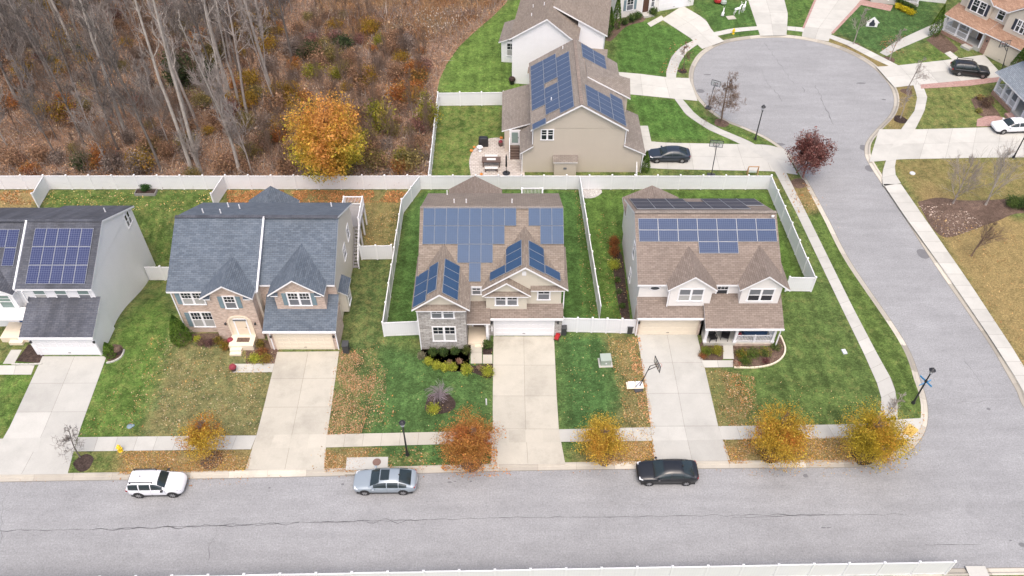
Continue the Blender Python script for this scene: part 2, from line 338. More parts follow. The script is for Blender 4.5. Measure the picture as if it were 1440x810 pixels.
def kerb(path,name,closed=False):
    mb=MB(); w=3.05; n=int(w/.5)
    prof=[(0,-.06),(0,.012),(.30,.03),(.36,.07),(.40,.125),(.45,L+.012),(.60,L+.012),(.60,-.06)]
    offs=[offset(path,d) for d,_ in prof]
    i=0
    while i<len(path)-1:
        j=min(i+n,len(path)-1); tone=rnd.choice([.2,.3,.35,.4,.5,.5,.6,.95]) if rnd.random()<.85 else .05
        for k in range(i,j):
            a=.03 if k==i else 0
            for q in range(len(prof)-1):
                A=offs[q][k].lerp(offs[q][k+1],a); B=offs[q][k+1]; C=offs[q+1][k+1]; D=offs[q+1][k].lerp(offs[q+1][k+1],a)
                mb.face([(A.x,A.y,prof[q][1]),(B.x,B.y,prof[q][1]),(C.x,C.y,prof[q+1][1]),(D.x,D.y,prof[q+1][1])],0,tone)
        i=j
    for k in range(len(path)-1):
        for q in range(1,len(prof)-2): mb.face([(*offs[q][k],prof[q][1]-.012),(*offs[q][k+1],prof[q][1]-.012),(*offs[q+1][k+1],prof[q+1][1]-.012),(*offs[q+1][k],prof[q+1][1]-.012)],1)
    ea=offset(path,-.035); eb=offset(path,.03)
    for k in range(len(path)-1):
        w0=.5+.5*noise.noise(Vector((k*.13,3,0))); w1=.5+.5*noise.noise(Vector((k*.13+.13,3,0)))
        mb.face([(*ea[k].lerp(eb[k],.5-w0*.5),.0145),(*ea[k+1].lerp(eb[k+1],.5-w1*.5),.0145),(*eb[k+1],.0145),(*eb[k],.0145)],1)
    return tag(mb.build(name,[M['kerb'],M['joint']]),kind='structure')
kerb(KE,'kerb'); kerb(KL,'kerb')
LOT=list(offset(KE,.59))+[Vector((120,33.5)),Vector((120,175)),Vector((-130,175)),Vector((-130,33.5))]

# grass zones: own colours of the turf in each yard (linear), with how dry it is
Z_=[ # polygon in survey pixels, (r,g,b), dry
 ([(-900,900),(-900,-60),(2400,-60),(2400,900)],(.085,.125,.028),.25),
 ([(-300,700),(540,700),(545,455),(567,300),(592,250),(-300,250)],(.075,.112,.028),.3),
 ([(-20,700),(0,500),(150,490),(215,380),(262,470),(245,560),(190,622),(110,622),(90,700)],(.068,.128,.016),.2),
 ([(262,440),(400,490),(370,630),(190,630),(215,560),(235,500)],(.08,.11,.038),.42),
 ([(60,267),(318,267),(300,300),(240,300),(238,380),(220,380),(180,290),(60,290)],(.062,.11,.016),.22),
 ([(-300,266),(62,266),(40,300),(-300,300)],(.10,.09,.035),.75),
 ([(318,266),(592,266),(550,360),(500,360),(500,300),(318,300)],(.085,.10,.028),.5),
 ([(480,620),(490,500),(510,365),(545,365),(525,500),(512,620)],(.06,.10,.024),.25),
 ([(512,622),(535,480),(595,495),(695,470),(693,655),(590,660),(560,630)],(.052,.108,.024),.06),
 ([(592,266),(815,266),(845,450),(790,466),(541,473),(566,300)],(.05,.11,.019),.04),
 ([(779,470),(850,468),(880,560),(850,622),(790,630)],(.044,.10,.022),.05),
 ([(850,468),(897,470),(921,655),(795,655),(850,620),(875,560)],(.07,.09,.026),.5),
 ([(815,266),(1078,266),(1140,410),(1100,410),(893,469),(843,450)],(.064,.12,.015),.08),
 ([(985,500),(1030,515),(1105,410),(1150,410),(1120,300),(1134,300),(1240,560),(1150,600),(1010,600)],(.068,.112,.022),.14),
 ([(985,505),(1030,520),(1075,600),(1010,602)],(.065,.095,.024),.45),
 ([(1100,245),(1140,262),(1300,545),(1295,590),(1255,560)],(.07,.115,.018),.12),
 ([(1098,245),(1140,262),(1158,300),(1130,295)],(.11,.10,.035),.6),
 ([(460,630),(600,627),(620,660),(455,662)],(.045,.095,.02),.25),
 ([(455,632),(530,630),(510,662),(455,664)],(.09,.085,.03),.7),
 ([(90,635),(170,632),(165,668),(90,670)],(.068,.11,.02),.3),
 ([(170,632),(360,630),(350,664),(165,668)],(.10,.088,.028),.72),
 ([(1010,615),(1250,610),(1250,650),(1020,650)],(.09,.085,.028),.62),
 ([(845,620),(920,618),(925,655),(830,655)],(.10,.085,.025),.72),
 ([(617,130),(625,95),(650,55),(720,0),(760,-30),(760,140),(705,150)],(.085,.15,.02),.12),
 ([(603,250),(617,148),(705,148),(705,190),(660,248)],(.068,.125,.016),.3),
 ([(860,100),(870,20),(960,40),(990,70),(940,110)],(.052,.118,.016),.06),
 ([(876,130),(960,140),(1100,240),(1080,205),(910,195)],(.055,.125,.016),.08),
 ([(960,140),(1110,215),(1100,240),(1000,200)],(.07,.125,.02),.15),
 ([(970,0),(1060,0),(1075,50),(1005,50)],(.05,.11,.018),.1),
 ([(1100,-20),(1160,-20),(1130,50),(1100,45)],(.06,.12,.018),.12),
 ([(1165,50),(1215,-20),(1330,-20),(1310,50),(1240,75)],(.045,.098,.022),.12),
 ([(1240,90),(1320,60),(1345,85),(1270,100)],(.075,.13,.02),.2),
 ([(1160,55),(1180,50),(1260,95),(1255,115)],(.10,.095,.03),.6),
 ([(1295,118),(1420,112),(1395,180),(1290,180)],(.095,.13,.026),.3),
 ([(1255,118),(1290,118),(1270,185),(1240,180)],(.11,.10,.03),.6),
 ([(1245,222),(1470,220),(1470,285),(1290,280)],(.11,.115,.03),.5),
 ([(1290,280),(1300,250),(1340,280),(1500,330),(1500,620),(1440,520)],(.15,.12,.04),.72),
]
ZW=[([tuple(p[:2]) for p in GP(pl)],c,d) for pl,c,d in Z_]
def lawn_sheet(name,pts,z,xs,ys):
    bm=bmesh.new(); vs=[Vector((p[0],p[1],z)) for p in pts]
    bv=[bm.verts.new(v) for v in vs]
    for a,b,c in tessellate_polygon([vs]):
        n=(vs[b]-vs[a]).cross(vs[c]-vs[a])
        try: bm.faces.new([bv[a],bv[b],bv[c]] if n.z>0 else [bv[a],bv[c],bv[b]])
        except ValueError: pass
    for x in xs: bmesh.ops.bisect_plane(bm,geom=bm.verts[:]+bm.edges[:]+bm.faces[:],plane_co=(x,0,0),plane_no=(1,0,0))
    for y in ys: bmesh.ops.bisect_plane(bm,geom=bm.verts[:]+bm.edges[:]+bm.faces[:],plane_co=(0,y,0),plane_no=(0,1,0))
    me=bpy.data.meshes.new(name); bm.to_mesh(me); bm.free()
    me.materials.append(M['lawn']); ca=me.color_attributes.new('gcol','FLOAT_COLOR','POINT'); out=[]
    jit=[(0,0),(.7,.2),(-.7,-.2),(.2,-.7),(-.2,.7),(.4,.45),(-.45,.4)]
    for v in me.vertices:
        acc=np.zeros(4)
        for dx,dy in jit:
            x=v.co.x+dx; y=v.co.y+dy; cc=None
            for pl,c,d in ZW:
                if inside(x,y,pl): cc=(*c,d)
            acc+=np.array(cc if cc else (.085,.125,.028,.25))
        out+= list(acc/len(jit))
    ca.data.foreach_set('color',out)
    for v in me.vertices: v.co.z+=terr(v.co.x,v.co.y)
    return tag(link(name,me),kind='structure')
lawn_sheet('lawn',LOT,L,np.arange(-58,76,1.15),np.arange(33.5,116,1.15))
lawn_sheet('lawn',list(reversed([k for k in offset(KL,.59)]))+[Vector((120,ylow(90)-.59)),Vector((120,-40)),Vector((-120,-40)),Vector((-120,ylow(-85)-.59))],L,np.arange(20,60,1.2),np.arange(10,26,1.2))

FOR=GP([(-700,266),(604,266),(617,148),(614,132),(618,112),(628,90),(645,66),(668,44),(692,24),(712,4),(722,-20)])+[Vector((1,185,0)),Vector((-130,185,0))]
FOR[0]=Vector((-130,69.3,L))
for p in FOR: p.y=max(p.y,69.25)
ground_poly('forest_floor',FOR,L+.006,M['forest'])
MEAD=GP([(470,100),(520,60),(600,62),(655,40),(700,6),(715,-20),(560,-25),(440,-10)])
ground_poly('meadow_ground',MEAD,L+.012,M['meadow'])

# ------------------------------------------------------------------ paved strips cut into slabs by real joints
def slabs(name,Lp,Rp,step,ncol=1,z=L+.02,mats=None,gap=.022,fr=None,px=True,parent=None):
    if px: Lp=[p.xy for p in GP(Lp)]; Rp=[p.xy for p in GP(Rp)]
    A=resample(Lp,.25); n=len(A); B=resample(Rp,1)
    def at(P,t):
        LL=[0]
        for a,b in zip(P,P[1:]): LL.append(LL[-1]+(b-a).length)
        s=t*LL[-1]; j=0
        while j<len(P)-2 and LL[j+1]<s: j+=1
        q=(s-LL[j])/max(1e-9,LL[j+1]-LL[j]); return P[j].lerp(P[j+1],min(1,max(0,q)))
    LA=[Vector(p) for p in Lp]; LB=[Vector(p) for p in Rp]
    tot=sum((b-a).length for a,b in zip(LA,LA[1:])); totB=sum((b-a).length for a,b in zip(LB,LB[1:])); tot=(tot+totB)/2
    rows=max(1,round(tot/step)); sub=max(1,int(step/1.2)); mb=MB()
    cs=fr or [i/ncol for i in range(ncol+1)]
    for r in range(rows):
        for c in range(len(cs)-1):
            tone=rnd.gauss(.5,.14); g=gap/tot*.5
            for s in range(sub):
                t0=(r+s/sub)/rows+(g if s==0 else 0); t1=(r+(s+1)/sub)/rows-(g if s==sub-1 else 0)
                l0,r0,l1,r1=at(LA,t0),at(LB,t0),at(LA,t1),at(LB,t1); w=(r0-l0).length; e=gap*.5/w
                f0=cs[c]+(e if c else 0); f1=cs[c+1]-(e if c<len(cs)-2 else 0)
                q=[l0.lerp(r0,f0),l0.lerp(r0,f1),l1.lerp(r1,f1),l1.lerp(r1,f0)]
                n=(q[1]-q[0]).cross(q[2]-q[0])
                if n<0: q.reverse()
                mb.face([(*p,z) for p in q],0,tone)
    for k in range(40):
        t0,t1=k/40,(k+1)/40; q=[at(LA,t0),at(LB,t0),at(LB,t1),at(LA,t1)]
        if (q[1]-q[0]).cross(q[2]-q[0])<0: q.reverse()
        mb.face([(*p,z-.012) for p in q],1)
    return tag(mb.build(name,mats or [M['conc'],M['joint']],parent),kind='structure')
CN=[M['conc_new'],M['joint']]; CW=[M['conc_warm'],M['joint']]
slabs('driveway',[(60,501),(7,615),(-35,668)],[(150,501),(110,611),(95,667)],3.1,2)
slabs('driveway',[(390,495),(369,581),(360,615),(345,661)],[(477,494),(465,580),(460,611),(456,661)],3.0,2,mats=CW)
slabs('driveway',[(694,473),(693,560),(693,605),(690,653)],[(779,473),(783,560),(786,605),(795,653)],3.2,2,mats=CW)
slabs('driveway',[(896,470),(910,561),(915,600),(920,649)],[(980,470),(1001,561),(1010,600),(1027,648)],3.1,2)
SW=L+.028
slabs('sidewalk',[(-420,620),(-40,636.5),(7,636)],[(-420,600),(-40,617.5),(7,617)],1.5,z=SW)
slabs('sidewalk',[(7,636),(101,635)],[(7,617),(109,614.5)],1.5,2,z=SW,fr=[0,1])
slabs('sidewalk',[(104,635),(353,632)],[(110,615),(361,612.5)],1.55,z=SW,mats=[M['conc'],M['joint']])
slabs('sidewalk',[(354,631),(457,629.5)],[(361,612),(460,610.7)],1.4,z=SW,mats=CW)
slabs('sidewalk',[(457,629.5),(691,623)],[(460,611),(692,606)],1.5,z=SW,mats=CW)
slabs('sidewalk',[(691,623),(788,621.5)],[(692,605),(786,604)],1.4,z=SW,mats=CW)
slabs('sidewalk',[(788,621.5),(917,620)],[(786,604),(915,601)],1.5,z=SW)
slabs('sidewalk',[(917,620),(1016,618.5)],[(915,600.5),(1010,599.5)],1.3,z=SW)
slabs('sidewalk',[(1016,618.5),(1240,615.5),(1278,612)],[(1010,599.5),(1225,596.5),(1258,585)],1.5,z=SW)
slabs('sidewalk',[(1090,242),(1120,300),(1182,430),(1216,500),(1238,550),(1241,575),(1228,596)],[(1105,242),(1134,300),(1198,430),(1232,495),(1257,540),(1262,568),(1262,590)],1.5,z=SW)
slabs('kerb_ramp',[(1262,590),(1300,588)],[(1258,618),(1287,618)],2.0,z=SW+.006,mats=CN)
# cul-de-sac ring, left side
slabs('sidewalk',[(975,57),(957,66),(944,80),(937,100),(937,118),(949,140)],[(982,62),(966,73),(955,90),(950,108),(951,122),(960,140)],1.5,z=SW,mats=CN)
slabs('sidewalk',[(949,140),(965,162),(995,182),(1040,202),(1078,225),(1090,242)],[(960,140),(980,163),(1007,179),(1055,199),(1092,222),(1105,242)],1.5,z=SW)
slabs('sidewalk',[(1000,46.5),(1030,40),(1066,37)],[(1007,51),(1035,45),(1069,42)],1.5,z=SW,mats=CN)
slabs('sidewalk',[(1107,37),(1131,39)],[(1107,42.5),(1130,45)],1.5,z=SW,mats=CN)
slabs('sidewalk',[(1169,49),(1200,60),(1232,76),(1263,92)],[(1165,53.5),(1192,64),(1222,80),(1250,93)],1.5,z=SW,mats=CN)
slabs('sidewalk',[(1284,119),(1290,136),(1286,156),(1267,182),(1255,205),(1246,225),(1240,245),(1242,262)],[(1297,119),(1304,136),(1300,156),(1287,182),(1268,205),(1260,225),(1257,242),(1267,258)],1.5,z=SW,mats=CN)
slabs('sidewalk',[(1242,259),(1270,301),(1330,384),(1393,476),(1426,528),(1450,570)],[(1267,259),(1296,301),(1360,393),(1424,490),(1446,526),(1475,570)],1.6,z=SW,mats=CN)
# driveways round the turning circle
slabs('driveway',[(866,101),(900,104),(940,109),(969,110)],[(866,131),(900,134),(949,139),(981,142)],3,2,mats=CN)
slabs('driveway',[(903,198),(940,201),(1080,203.5),(1103,210)],[(903,236),(940,238),(1090,241),(1122,246)],3,2,mats=CN)
slabs('driveway',[(930,27),(970,53),(987.5,69)],[(960,8),(992,27),(1003,46),(1018.5,58)],3,2,mats=CN)
slabs('driveway',[(1048,-12),(1069,50.5)],[(1100,-12),(1108,20),(1106,50)],3,2,mats=CN)
slabs('driveway',[(1152,-12),(1140,16),(1130,37),(1127.5,51.5)],[(1222,-12),(1205,8),(1170,45),(1165,58.5)],3,2,mats=CN)
slabs('driveway',[(1384,77),(1335,84),(1263,92),(1232,94)],[(1412,108),(1360,113),(1294,119),(1258,123)],3,2,mats=CN)
slabs('driveway',[(1475,176),(1395,179),(1292,182),(1236,182)],[(1475,221),(1380,222),(1265,224),(1222,228)],3,2,mats=CN)
ground_poly('brick_border',GP([(1128,40),(1138,16),(1150,-12),(1153,-12),(1141,17),(1131,40)]),L+.03,M['paver_red'])
ground_poly('brick_border',GP([(1168,47),(1204,8),(1220,-12),(1225,-12),(1210,8),(1172,47.5)]),L+.03,M['paver_red'])
ground_poly('brick_border',GP([(1294,119),(1360,113),(1406,108.5),(1405,115),(1362,121),(1295,125)]),L+.03,M['paver_red'])
ground_poly('brick_path',GP([(1373,178),(1374,168),(1385,164),(1400,163),(1422,168),(1425,172),(1400,178)]),L+.035,M['paver_red'])
ground_poly('brick_path',GP([(1205,6),(1215,0),(1256,8),(1252,16)]),L+.035,M['paver_red'])
ground_poly('path',GP([(1237,74),(1260,58),(1290,44),(1308,36),(1340,20),(1348,26),(1318,46),(1290,58),(1262,70),(1247,79)]),L+.012,M['conc'])
# front walks and stoops
slabs('front_walk',[(-30,514),(49,514)],[(-30,527),(44,527)],1.5,z=SW,mats=CN)
slabs('front_walk',[(16,492),(4,512)],[(31,492),(20,512)],1.2,z=SW+.004,mats=CN)
slabs('front_walk',[(328,512),(386,511.5)],[(327,524),(383,523.5)],1.5,z=SW,mats=CN)
slabs('front_walk',[(662,480),(662,511.5)],[(677.5,480),(678,511.5)],1.6,z=SW,mats=CW)
slabs('front_walk',[(679,499),(692.5,499)],[(679,511.5),(692.5,511.5)],1.5,z=SW,mats=CW)
slabs('front_walk',[(1017,480),(1017,505)],[(1030,482),(1032,505)],1.4,z=SW,mats=CN)
slabs('front_walk',[(986,507),(1031,507)],[(990,517),(1031,516.5)],1.5,z=SW+.004,mats=CN)
slabs('path',[(900,177),(903,200)],[(911,177),(916,200)],1.3,z=SW,mats=CN)
slabs('path',[(935,27),(915,38)],[(930,22),(910,33)],1.3,z=SW,mats=CN)
slabs('path',[(1328,75),(1342,86)],[(1336,72),(1350,83)],1.3,z=SW,mats=CN)
def bed(name,pts,mat='mulch',z=L+.016): return ground_poly(name,[p.xy for p in [Vector((q.x,q.y)) for q in [Vector(v[:2]) for v in smooth(GP(pts+[pts[0]]),.4)]][:-1]],z,M[mat])
bed('planting_bed',[(592,492),(600,510),(640,522),(664,524),(690,532),(694,512),(678,513),(661,513),(661,480),(672,478),(690,480),(692,498),(679,498),(679,478),(655,490)])
bed('planting_bed',[(660,512.5),(661,480),(655,478),(640,488),(594,490),(603,512),(640,523)])
bed('planting_bed',[(862,345),(862,375),(868,420),(876,452),(886,454),(880,400),(875,360)])
bed('planting_bed',[(22,508),(58,510),(62,498),(40,484),(36,490)])
bed('planting_bed',[(148,497),(152,508),(168,503),(175,492),(170,485),(160,484)],'mulch_brown')
bed('planting_bed',[(264,478),(300,482),(326,490),(330,480),(318,470),(270,470)],'mulch_brown')
bed('planting_bed',[(346,512),(349,480),(386,482),(388,512)],'mulch_brown')
bed('planting_bed',[(981,492),(990,507),(1016,506),(1016,482),(990,478)],'mulch_brown')
bed('planting_bed',[(1031,514),(1070,515),(1095,508),(1103,495),(1095,470),(1085,488),(1031,486)],'mulch_brown')
bed('mulch_bed',[(1290,284),(1320,278),(1360,282),(1445,280),(1520,290),(1520,316),(1440,300),(1400,312),(1360,326),(1332,334),(1312,322)],'mulch_brown')
bed('mulch_bed',[(1365,140),(1380,135),(1404,158),(1404,166),(1378,162)],'mulch_brown')
bed('mulch_bed',[(1302,56),(1322,48),(1345,66),(1348,70),(1330,76)],'mulch_brown')
bed('planting_bed',[(845,50),(868,28),(905,22),(905,30),(880,38),(858,58)],'mulch_brown')
bed('gravel_bed',[(816,265),(818,277),(830,279),(842,275),(846,267)],'pebble')
for x,y,r,mt in [(118,651,.75,'mulch'),(299,647,.85,'mulch_brown'),(662,651,.8,'mulch_brown'),(850,646,.6,'mulch_brown'),(1083,642,.7,'mulch'),(1213,642,.9,'mulch'),(960,100,.6,'mulch'),(1014,173,.85,'mulch_brown'),(1266,168,.8,'mulch'),(1275,129,.7,'mulch_brown'),(1250,84,.8,'mulch_brown'),(1200,64,.9,'mulch_brown'),(1123,258,.9,'mulch_brown'),(618,567,1.25,'mulch')]:
    c=G(x,y); n=20; ground_poly('tree_ring',[(c.x+r*(1+.12*math.sin(3*t+x))*math.cos(t),c.y+r*(1+.12*math.sin(2*t+y))*math.sin(t)) for t in [2*math.pi*i/n for i in range(n)]],L+.018,M[mt])
ground_poly('patio',[p.xy for p in [Vector((q[0],q[1])) for q in smooth(GP([(662,247),(660,225),(668,208),(684,196),(704,194),(712,200),(712,212),(735,215),(738,247)]),.5)]],L+.022,M['paver'])

# cracks and tar in the road: thin jagged strips
def crack(pts,w,jit,seed,soft=False):
    r=random.Random(seed); P=resample([G(x,y,0).xy for x,y in pts],.3); mb=MB(); prev=None
    for i,p in enumerate(P):
        t=(P[min(i+1,len(P)-1)]-P[max(i-1,0)]).normalized(); n=Vector((-t.y,t.x)); ww=w*(.25+1.1*abs(noise.noise(Vector((i*.23,seed,0)))))
        c=p+n*jit*noise.noise(Vector((i*.31,seed+5,1)))
        cur=(c+n*ww/2,c-n*ww/2)
        if prev: mb.face([(*prev[1],.004),(*cur[1],.004),(*cur[0],.004),(*prev[0],.004)])
        prev=cur
    return tag(mb.build('crack',M['tar_soft' if soft else 'tar'],road),kind='structure')
crack([(0,746),(120,745),(200,742),(300,739),(360,737),(450,734),(600,731),(700,728),(860,727),(980,725),(1080,724),(1180,724),(1270,723)],.085,.14,1)
crack([(130,745),(200,743),(290,740),(420,736)],.13,.2,2)
crack([(440,735),(520,733),(600,732)],.09,.3,3)
crack([(1300,766),(1380,766)],.08,.05,4); crack([(1030,728),(1160,724)],.09,.1,9)
crack([(1075,60),(1098,92),(1117,120)],.1,.3,5,1); crack([(1147,120),(1160,150),(1172,175)],.17,.3,6,1); crack([(1088,125),(1100,143)],.2,.3,7,1); crack([(1356,507),(1368,522),(1384,545)],.1,.3,8,1)
crack([(1127,122),(1132,130)],.22,.3,10,1); crack([(1085,125),(1080,118),(1070,98)],.07,.4,13,1)
crack([(1302,571),(1350,566),(1420,562)],.05,.2,11,1); crack([(0,765),(6,700),(14,685)],.06,.4,12,1); crack([(304,743),(290,790)],.07,.4,14,1); crack([(218,719),(236,719)],.06,.1,15,1)
def blotch(x,y,r,ay=.6,seed=0):
    c=G(x,y,0); n=14; mb=MB(); mb.face([(c.x+r*(1+.35*noise.noise(Vector((math.cos(t)*1.5,math.sin(t)*1.5,seed))))*math.cos(t),c.y+ay*r*math.sin(t),.005) for t in [2*math.pi*i/n for i in range(n)]])
    tag(mb.build('tar_spot',M['tar_soft'],road),kind='structure')
for i,(x,y,r,a) in enumerate([(1133,669,.2,.8),(1100,668,.07,.8),(1093,670,.06,.8),(662,677,.1,.6),(632,678,.16,.5),(640,677,.1,.5),(379,686,.1,.8),(482,681,.12,.8),(1158,742,.2,.3),(1165,742,.16,.3),(1437,766,.25,.7),(1421,760,.1,.6),(1390,575,.16,.8),(995,105,.5,.3),(1211,117,.6,.3),(1215,208,.5,1.2),(1223,237,.5,1.2),(1096,203,.7,.4),(1298,357,.6,1.2),(985,128,.5,.9),(1243,140,.3,.5)]): blotch(x,y,r,a,i)
# concrete patches and drain parts
# ------------------------------------------------------------------ house kit
def house(name,label,x,y,rot=0,cat='house'):
    o=empty(name,(x,y,L),label,cat,rot); o['off']=(x,y,L) if rot==0 else (0,0,0); return o
def lp(h,p): f=h['off']; return (p[0]-f[0],p[1]-f[1],p[2]-f[2])
FACE={'f':0,'r':math.pi/2,'b':math.pi,'l':-math.pi/2}
WC={}
def window(h,x,y,z,w,ht,n=1,face='f',grid=(2,2),shut=None,glass='glass',lower='screen',name='window'):
    """sill-centre at x,y,z ; local -y looks outward"""
    if lower=='screen' and rnd.random()<.38: lower='blind'
    key=('w',w,ht,n,grid,glass,lower)
    if key not in WC:
        fr=MB(); pn=MB(); c=.09
        fr.box(-w/2-c,w/2+c,-.05,.0,ht,ht+c*1.2); fr.box(-w/2-c-.03,w/2+c+.03,-.08,.0,-c,0)
        fr.box(-w/2-c,-w/2,-.05,.0,0,ht); fr.box(w/2,w/2+c,-.05,.0,0,ht)
        sw=w/n
        for k in range(n):
            a=-w/2+k*sw
            if k: fr.box(a-.06,a+.06,-.048,0,0,ht)
            a0=a+(.06 if k else 0); a1=a+sw-(.06 if k<n-1 else 0)
            fr.box(a0,a1,-.04,-.004,ht/2-.03,ht/2+.03)
            for s in (a0,a1-.035): fr.box(s,s+.035,-.036,-.004,0,ht)
            for i in range(1,grid[0]): u=a0+(a1-a0)*i/grid[0]; fr.box(u-.014,u+.014,-.03,-.004,ht/2+.03,ht)
            for i in range(1,grid[1]): v=ht/2+ht/2*i/grid[1]; fr.box(a0,a1,-.028,-.004,v-.014,v+.014)
            pn.face([(a0,-.014,ht/2),(a1,-.014,ht/2),(a1,-.014,ht),(a0,-.014,ht)],0); pn.face([(a0,-.018,0),(a1,-.018,0),(a1,-.018,ht/2),(a0,-.018,ht/2)],1)
        WC[key]=(fr.mesh('window',[M['white']]),pn.mesh('pane',[M[glass],M[lower]]))
    f,p=WC[key]; o=link(name,f,h,lp(h,(x,y,z)),FACE[face] if isinstance(face,str) else face); link('pane',p,o)
    if shut:
        k2=('s',ht)
        if k2 not in WC:
            s=MB(); s.box(-.19,.19,-.045,0,0,ht)
            for i in range(int(ht/.11)): s.box(-.15,.15,-.058,-.045,.06+i*.11,.12+i*.11)
            WC[k2]=s
        for sx in (-1,1):
            kk=('sm',ht,shut)
            if kk not in WC: WC[kk]=WC[k2].mesh('shutter',[M[shut]])
            link('shutter',WC[kk],o,(sx*(w/2+.31),0,0))
    return o
def garage_door(h,x0,x1,y,z0,z1,mat,trim='white',face=0):
    w=x1-x0; ht=z1-z0; d=MB(); d.box(-w/2,w/2,-.03,0,0,ht); nr=4; nc=8
    for r in range(nr):
        d.box(-w/2,w/2,-.036,-.03,r*ht/nr+.012,(r+1)*ht/nr-.012)
        for c in range(nc): u0=-w/2+w*c/nc+.07; u1=-w/2+w*(c+1)/nc-.07; d.box(u0,u1,-.05,-.036,r*ht/nr+.1,(r+1)*ht/nr-.1)
    o=d.build('garage_door',M[mat],h,off=(0,0,0),loc=lp(h,((x0+x1)/2,y,z0)))
    t=MB(); t.box(-w/2-.14,-w/2,-.07,0,0,ht+.14); t.box(w/2,w/2+.14,-.07,0,0,ht+.14); t.box(-w/2,w/2,-.07,0,ht,ht+.14); t.build('door_frame',M[trim],o,off=(0,0,0))
    g=MB(); g.box(-.12,.12,-.07,-.05,.32,.36); g.build('handle',M['iron'],o,off=(0,0,0)); return o
def entry_door(h,x,y,z,mat,w=.95,ht=2.1,face='f',lite=False):
    d=MB(); d.box(-w/2,w/2,-.04,0,0,ht)
    for a in (-1,1):
        for z0,z1 in ((.2,.85),(1.0,1.9)): d.box(a*w/4-.16,a*w/4+.16,-.055,-.04,z0,z1)
    o=d.build('door',M[mat],h,off=(0,0,0),loc=lp(h,(x,y,z)),rot=FACE[face] if isinstance(face,str) else face)
    f=MB(); f.box(-w/2-.12,-w/2,-.06,0,0,ht+.12); f.box(w/2,w/2+.12,-.06,0,0,ht+.12); f.box(-w/2,w/2,-.06,0,ht,ht+.12); f.build('door_frame',M['white'],o,off=(0,0,0))
    k=MB(); k.box(w/2-.14,w/2-.08,-.1,-.04,.95,1.05); k.build('handle',M['iron'],o,off=(0,0,0))
    if lite: g=MB(); g.box(-w/2+.14,w/2-.14,-.062,-.055,.3,ht-.2); g.build('pane',M['glass_reflect'],o,off=(0,0,0))
    return o
def sconce(h,x,y,z):
    m=MB(); m.box(-.05,.05,-.03,0,-.08,.14); m.lathe((0,-.12,0),[(.03,-.1),(.09,.0),(.1,.14),(.02,.2)],8); m.box(-.02,.02,-.12,0,.12,.15)
    return m.build('wall_lantern',M['iron'],h,off=(0,0,0),loc=lp(h,(x,y,z)))
PV={}
def panel_mesh(w,ht,cell,frame):
    k=(w,ht,cell,frame)
    if k not in PV:
        a=MB(); a.box(0,w,0,ht,-.06,.0); f=.022
        b=MB(); b.face([(f,f,.004),(w-f,f,.004),(w-f,ht-f,.004),(f,ht-f,.004)])
        a.face([(f,f,.004),(w-f,f,.004),(w-f,ht-f,.004),(f,ht-f,.004)],1)
        PV[k]=a.mesh('solar_panel',[M[frame],M[cell]])
    return PV[k]
def panels(h,roof,O,v,u,spots,w,ht,cell='pv_blue',frame='frame_al',lift=.11):
    """O: world point at the lower left of the slope; u along the eave, v up the slope"""
    u=Vector(u).normalized(); v=Vector(v).normalized(); n=u.cross(v); O=Vector(lp(h,O))
    rot=Matrix((u,v,n)).transposed().to_euler()
    for a,b in spots:
        o=link('solar_panel',panel_mesh(w-.018,ht-.018,cell,frame),roof,O+u*a+v*b+n*lift); o.rotation_euler=rot
def pipes(h,roof,pts):
    for x,y,z in pts:
        m=MB(); m.lathe((0,0,0),[(.09,-.15),(.06,.06),(.05,.45)],8); m.build('vent_pipe',M['white'],roof,off=(0,0,0),loc=lp(h,(x,y,z)))
def pent(mb,x0,x1,y,z,d=.42,rise=.32): mb.slab([(x0,y-d,z),(x1,y-d,z),(x1,y+.02,z+rise),(x0,y+.02,z+rise)],.1)
def fgable(wall_mb,x0,x1,y,z0,ze,zr,m=0,y1=None,inset=0):
    """front wall panel with a triangular top"""
    xm=(x0+x1)/2; wall_mb.extr([(x0,y,z0),(x1,y,z0),(x1,y,ze),(xm,y,zr),(x0,y,ze)],(0,(y1 or y+1.0)-y,0),m)
def gutter(h,roof,x0,x1,y,z): m=MB(); m.box(x0,x1,y-.11,y,z-.16,z-.03); m.build('gutter',M['white'],roof,off=h['off'])
def downspout(h,x,y,z0,z1): m=MB(); m.box(x-.045,x+.045,y-.08,y,z0,z1); m.build('downspout',M['white'],h)
SH=lambda r:[M[r],M['white'],M['white']]

# ---------------- the stone fronted house in the middle
h=house('stone_front_house','tan house with grey stone front wing and many blue solar panels around its twin gables',-7.9,46.4)
w=MB(); w.box(-7.8,4.3,49.2,61.2,L,5.62); w.extr([(-7.8,49.2,5.6),(-7.8,61.2,5.6),(-7.8,55.2,8.85)],(12.1,0,0))
w.build('wall',M['sid_cream'],h)
w=MB(); w.box(-7.95,-3.95,46.5,49.3,L,5.66); w.box(-2.0,4.4,48.1,49.3,L,2.78); w.box(-2.3,-1.95,47.4,48.2,L,2.62); w.build('stone_wall',M['stone'],h)
w=MB(); w.box(-2.2,4.28,48.9,49.3,2.9,5.62); fgable(w,-2.25,1.28,48.45,3.25,5.3,6.5,0,49.25); fgable(w,-2.2,4.42,48.86,5.3,5.62,8.0,0,49.3); w.extr([(-7.9,46.52,5.66),(-4.0,46.52,5.66),(-5.95,46.52,7.1)],(0,2.5,0)); w.box(-3.95,-2.2,49.02,49.2,L,5.6)
w.build('gable_wall',M['sid_cream'],h)
r=MB(); r.gable(-8.1,4.52,48.9,61.55,5.62,9.08); rf=r.build('roof',[M['sh_brown'],M['white']],h)
